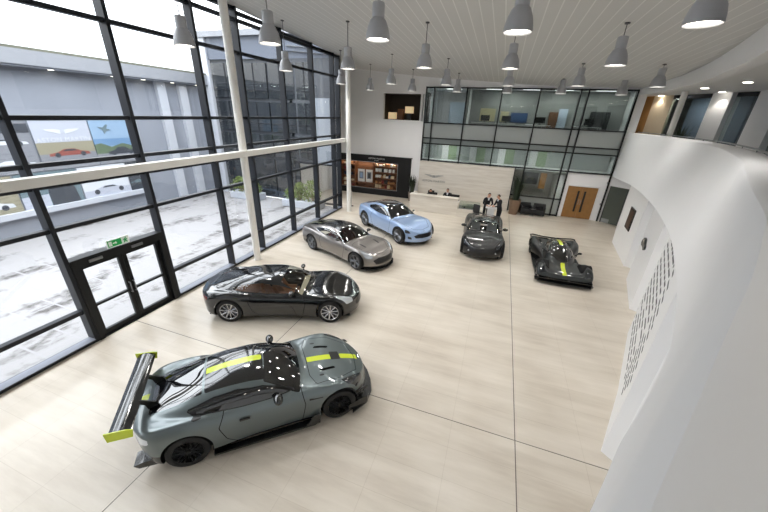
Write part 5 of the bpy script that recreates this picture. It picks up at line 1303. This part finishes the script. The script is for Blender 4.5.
# ------------------------------------------------------------------ pendant lamps
GRID = [  # x, y, z of each lamp with its place in the grid
    (-7.87, 7.19, 6.99, 'first', 'nearest'),
    (-5.38, 7.25, 6.99, 'second', 'nearest'),
    (-8.05, 11.66, 6.95, 'first', 'second'),
    (-5.28, 11.18, 6.95, 'second', 'second'),
    (-2.72, 7.17, 6.99, 'third', 'nearest'),
    (-2.63, 11.00, 6.95, 'third', 'second'),
    (-8.10, 16.31, 6.90, 'first', 'third'),
    (-7.87, 19.67, 6.86, 'first', 'farthest'),
    (-5.35, 15.99, 6.90, 'second', 'third'),
    (-5.35, 19.83, 6.86, 'second', 'farthest'),
    (-2.80, 16.13, 6.90, 'third', 'third'),
    (-2.81, 19.93, 6.86, 'third', 'farthest'),
    (-0.07, 6.97, 7.00, 'fourth', 'nearest'),
    (-0.14, 11.24, 6.95, 'fourth', 'second'),
    (-0.16, 16.22, 6.90, 'fourth', 'third'),
    (-0.19, 19.96, 6.86, 'fourth', 'farthest'),
    (2.35, 19.76, 6.86, 'fifth', 'farthest'),
    (2.44, 15.86, 6.90, 'fifth', 'third'),
    (2.38, 10.75, 6.96, 'fifth', 'second'),
    (4.99, 19.86, 6.86, 'sixth', 'farthest'),
    (5.05, 15.87, 6.90, 'sixth', 'third'),
    (2.47, 6.85, 7.00, 'fifth', 'nearest'),
]
def pendant(x, y, z, label, proto):
    cz = ceil_z(x, y)
    root = thing('pendant_lamp', label, 'lamp', (x, y, z), 0, 'bell pendant lamps over the hall')
    if proto is None:
        sh = MB().lathe([(.235,0),(.245,.0),(.245,.012),(.235,.10),(.205,.22),(.155,.33),(.115,.375),(.105,.375),(.15,.32),(.20,.21),(.228,.10),(.235,.012)], 32).build('lamp_shade', M['lamp_grey'], root, smooth=40)
        MB().lathe([(.001,.375),(.118,.375),(.122,.39),(.122,.60),(.112,.62),(.02,.63),(.02,.66),(.001,.66)], 24).build('lamp_neck', M['lamp_grey'], root, smooth=40)
        MB().lathe([(.001,.05),(.222,.05),(.222,.042),(.001,.042)], 32).build('diffuser', M['lamp_glow'], root)
    else:
        for ch in proto.children:
            if ch.name.split('.')[0] != 'cord' and ch.type == 'MESH': c = ch.copy(); COL.objects.link(c); c.parent = root
    MB().tube([(0,0,.65),(0,0,cz-z-.01)], .011, 6).lathe([(.001,cz-z-.03),(.06,cz-z-.03),(.06,cz-z),(.001,cz-z)], 14).build('cord', M['lamp_dark'], root, smooth=50)
    l = bpy.data.lights.new('lamp_light', 'SPOT'); l.energy = LAMP_W; l.spot_size = math.radians(140); l.spot_blend = .7; l.shadow_soft_size = .2; l.color = (1.0, .975, .94)
    lo = bpy.data.objects.new('lamp_light', l); COL.objects.link(lo); lo.parent = root; lo.location = (0, 0, .03)
    return root
LAMP_W = 180; SKY_LOW, SKY_HIGH = 1.7, 9.5
pr_ = None
for (x, y, z, c_, r_) in GRID:
    o = pendant(x, y, z, 'grey bell pendant lamp, %s row from the glazing, %s from the camera in it' % (c_, r_), pr_)
    pr_ = pr_ or o
# ------------------------------------------------------------------ gallery downlights; those nearest the camera are added, out of view, to brighten the parapet
for i, (x, y) in enumerate(((7.45,22.4),(7.9,21.0),(8.6,19.4),(7.2,17.6),(7.3,15.2),(7.6,12.6),(6.9,9.6),(6.2,7.0),(4.6,3.5),(2.7,1.2),(1.5,.9),(1.5,-.8),(.4,-2.6))):
    t_ = MB().lathe([(.001,7.0),(.10,7.0),(.12,7.005),(.12,7.02),(.001,7.02)], 20, c=(x, y, 0)).build('downlight', M['lamp_glow']); tag(t_, 'recessed round downlight in the gallery ceiling', 'ceiling light', 'gallery downlights')
    l = bpy.data.lights.new('down_spot', 'SPOT'); l.energy = 38 if i != 10 else 20; l.spot_size = math.radians(110); l.spot_blend = .6; l.shadow_soft_size = .08; l.color = (1, .93, .84)
    lo = bpy.data.objects.new('down_spot', l); COL.objects.link(lo); lo.location = (x, y, 6.98); lo.parent = t_
for i, (x, y, e) in enumerate(((-3.6,24.2,40),(.1,23.7,45),(3.0,23.7,40),(5.4,23.7,25))):
    l = bpy.data.lights.new('office_light', 'AREA'); l.shape = 'RECTANGLE'; l.size = 1.6; l.size_y = .3; l.energy = e; l.color = (.97,1,.98)
    lo = bpy.data.objects.new('office_light', l); COL.objects.link(lo); lo.location = (x, y, 7.25)
    l2 = l.copy(); l2.energy = e*.5; lo = bpy.data.objects.new('office_light', l2); COL.objects.link(lo); lo.location = (x, y-.3, 3.8)
l = bpy.data.lights.new('meeting_light', 'AREA'); l.size = 1.2; l.energy = 40; lo = bpy.data.objects.new('meeting_light', l); COL.objects.link(lo); lo.location = (2.6, 24.2, 2.5)
l = bpy.data.lights.new('shelf_light', 'AREA'); l.shape = 'RECTANGLE'; l.size = 4.2; l.size_y = .1; l.energy = 16; l.color = (1,.92,.84); lo = bpy.data.objects.new('shelf_light', l); COL.objects.link(lo); lo.location = (-8.95, BY+.16, 2.31)

for (x, y) in ((8.6,21.6),(10.4,17.8),(10.3,13.5)):  # area lights added to brighten the rooms behind the gallery glass
    l = bpy.data.lights.new('added_room_light', 'AREA'); l.size = .9; l.energy = 25; l.color = (.9,.95,1); lo = bpy.data.objects.new('added_room_light', l); COL.objects.link(lo); lo.location = (x, y, 6.95)
# ------------------------------------------------------------------ overcast sky, daylight through the glazing
w = bpy.data.worlds.new('overcast'); SC.world = w; w.use_nodes = True
t = NT(w); bg = t.n['Background']
tc = t.add('ShaderNodeTexCoord'); nz = t.add('ShaderNodeTexNoise', i_Scale=2.2, i_Detail=5.0, i_Roughness=.55)
mp = t.add('ShaderNodeMapping'); mp.inputs['Scale'].default_value = (1, 1, 3); t.link(tc.outputs['Generated'], mp.inputs['Vector']); t.link(mp.outputs[0], nz.inputs['Vector'])
rp = t.add('ShaderNodeValToRGB'); e = rp.color_ramp.elements
e[0].position = .3; e[0].color = (.80,.84,.90,1); e[1].position = .7; e[1].color = (.97,.985,1.0,1)
t.link(nz.outputs['Fac'], rp.inputs[0]); t.link(rp.outputs[0], bg.inputs['Color'])
sp_ = t.add('ShaderNodeSeparateXYZ'); t.link(tc.outputs['Generated'], sp_.inputs[0])   # overcast sky: brightest overhead
mr = t.add('ShaderNodeMapRange'); mr.inputs['From Min'].default_value = 0; mr.inputs['From Max'].default_value = 1; mr.inputs['To Min'].default_value = SKY_LOW; mr.inputs['To Max'].default_value = SKY_HIGH
t.link(sp_.outputs['Z'], mr.inputs['Value']); t.link(mr.outputs[0], bg.inputs['Strength'])
l = bpy.data.lights.new('glazing_portal', 'AREA'); l.shape = 'RECTANGLE'; l.size = 24; l.size_y = 8.8; l.cycles.is_portal = True
lo = bpy.data.objects.new('glazing_portal', l); COL.objects.link(lo); lo.location = (GX-.3, 6.0, 4.4); lo.rotation_euler = (0, PI/2, PI); lo.rotation_euler = (PI/2, 0, -PI/2)
SC.view_settings.view_transform = 'Standard'; SC.view_settings.look = 'None'; SC.view_settings.gamma = 1; SC.view_settings.use_curve_mapping = False
SC.view_settings.exposure = 0.28
SC.cycles.use_denoising = True
SC.cycles.max_bounces = 10; SC.cycles.diffuse_bounces = 5; SC.cycles.glossy_bounces = 4; SC.cycles.transparent_max_bounces = 24; SC.cycles.sample_clamp_indirect = 6; SC.cycles.caustics_reflective = False; SC.cycles.caustics_refractive = False
# ------------------------------------------------------------------ camera
def camera():
    yaw, pit, roll = [math.radians(v) for v in (-18.4955, 24.1809, 2.3310)]
    cy, sy, cp, sp = math.cos(yaw), math.sin(yaw), math.cos(pit), math.sin(pit)
    fwd = Vector((sy*cp, cy*cp, -sp)); right = Vector((cy, -sy, 0)); up = right.cross(fwd)
    c, s = math.cos(roll), math.sin(roll)
    r2 = right*c+up*s; u2 = -right*s+up*c
    cam = bpy.data.cameras.new('camera'); o = bpy.data.objects.new('camera', cam); COL.objects.link(o)
    m = Matrix((r2, u2, -fwd)).transposed().to_4x4(); m.translation = Vector((0, 0, H)); o.matrix_world = m
    cam.sensor_fit = 'HORIZONTAL'; cam.sensor_width = 36; cam.lens = 318.018/768*36; cam.clip_start = .05; cam.clip_end = 400
    SC.camera = o
camera()
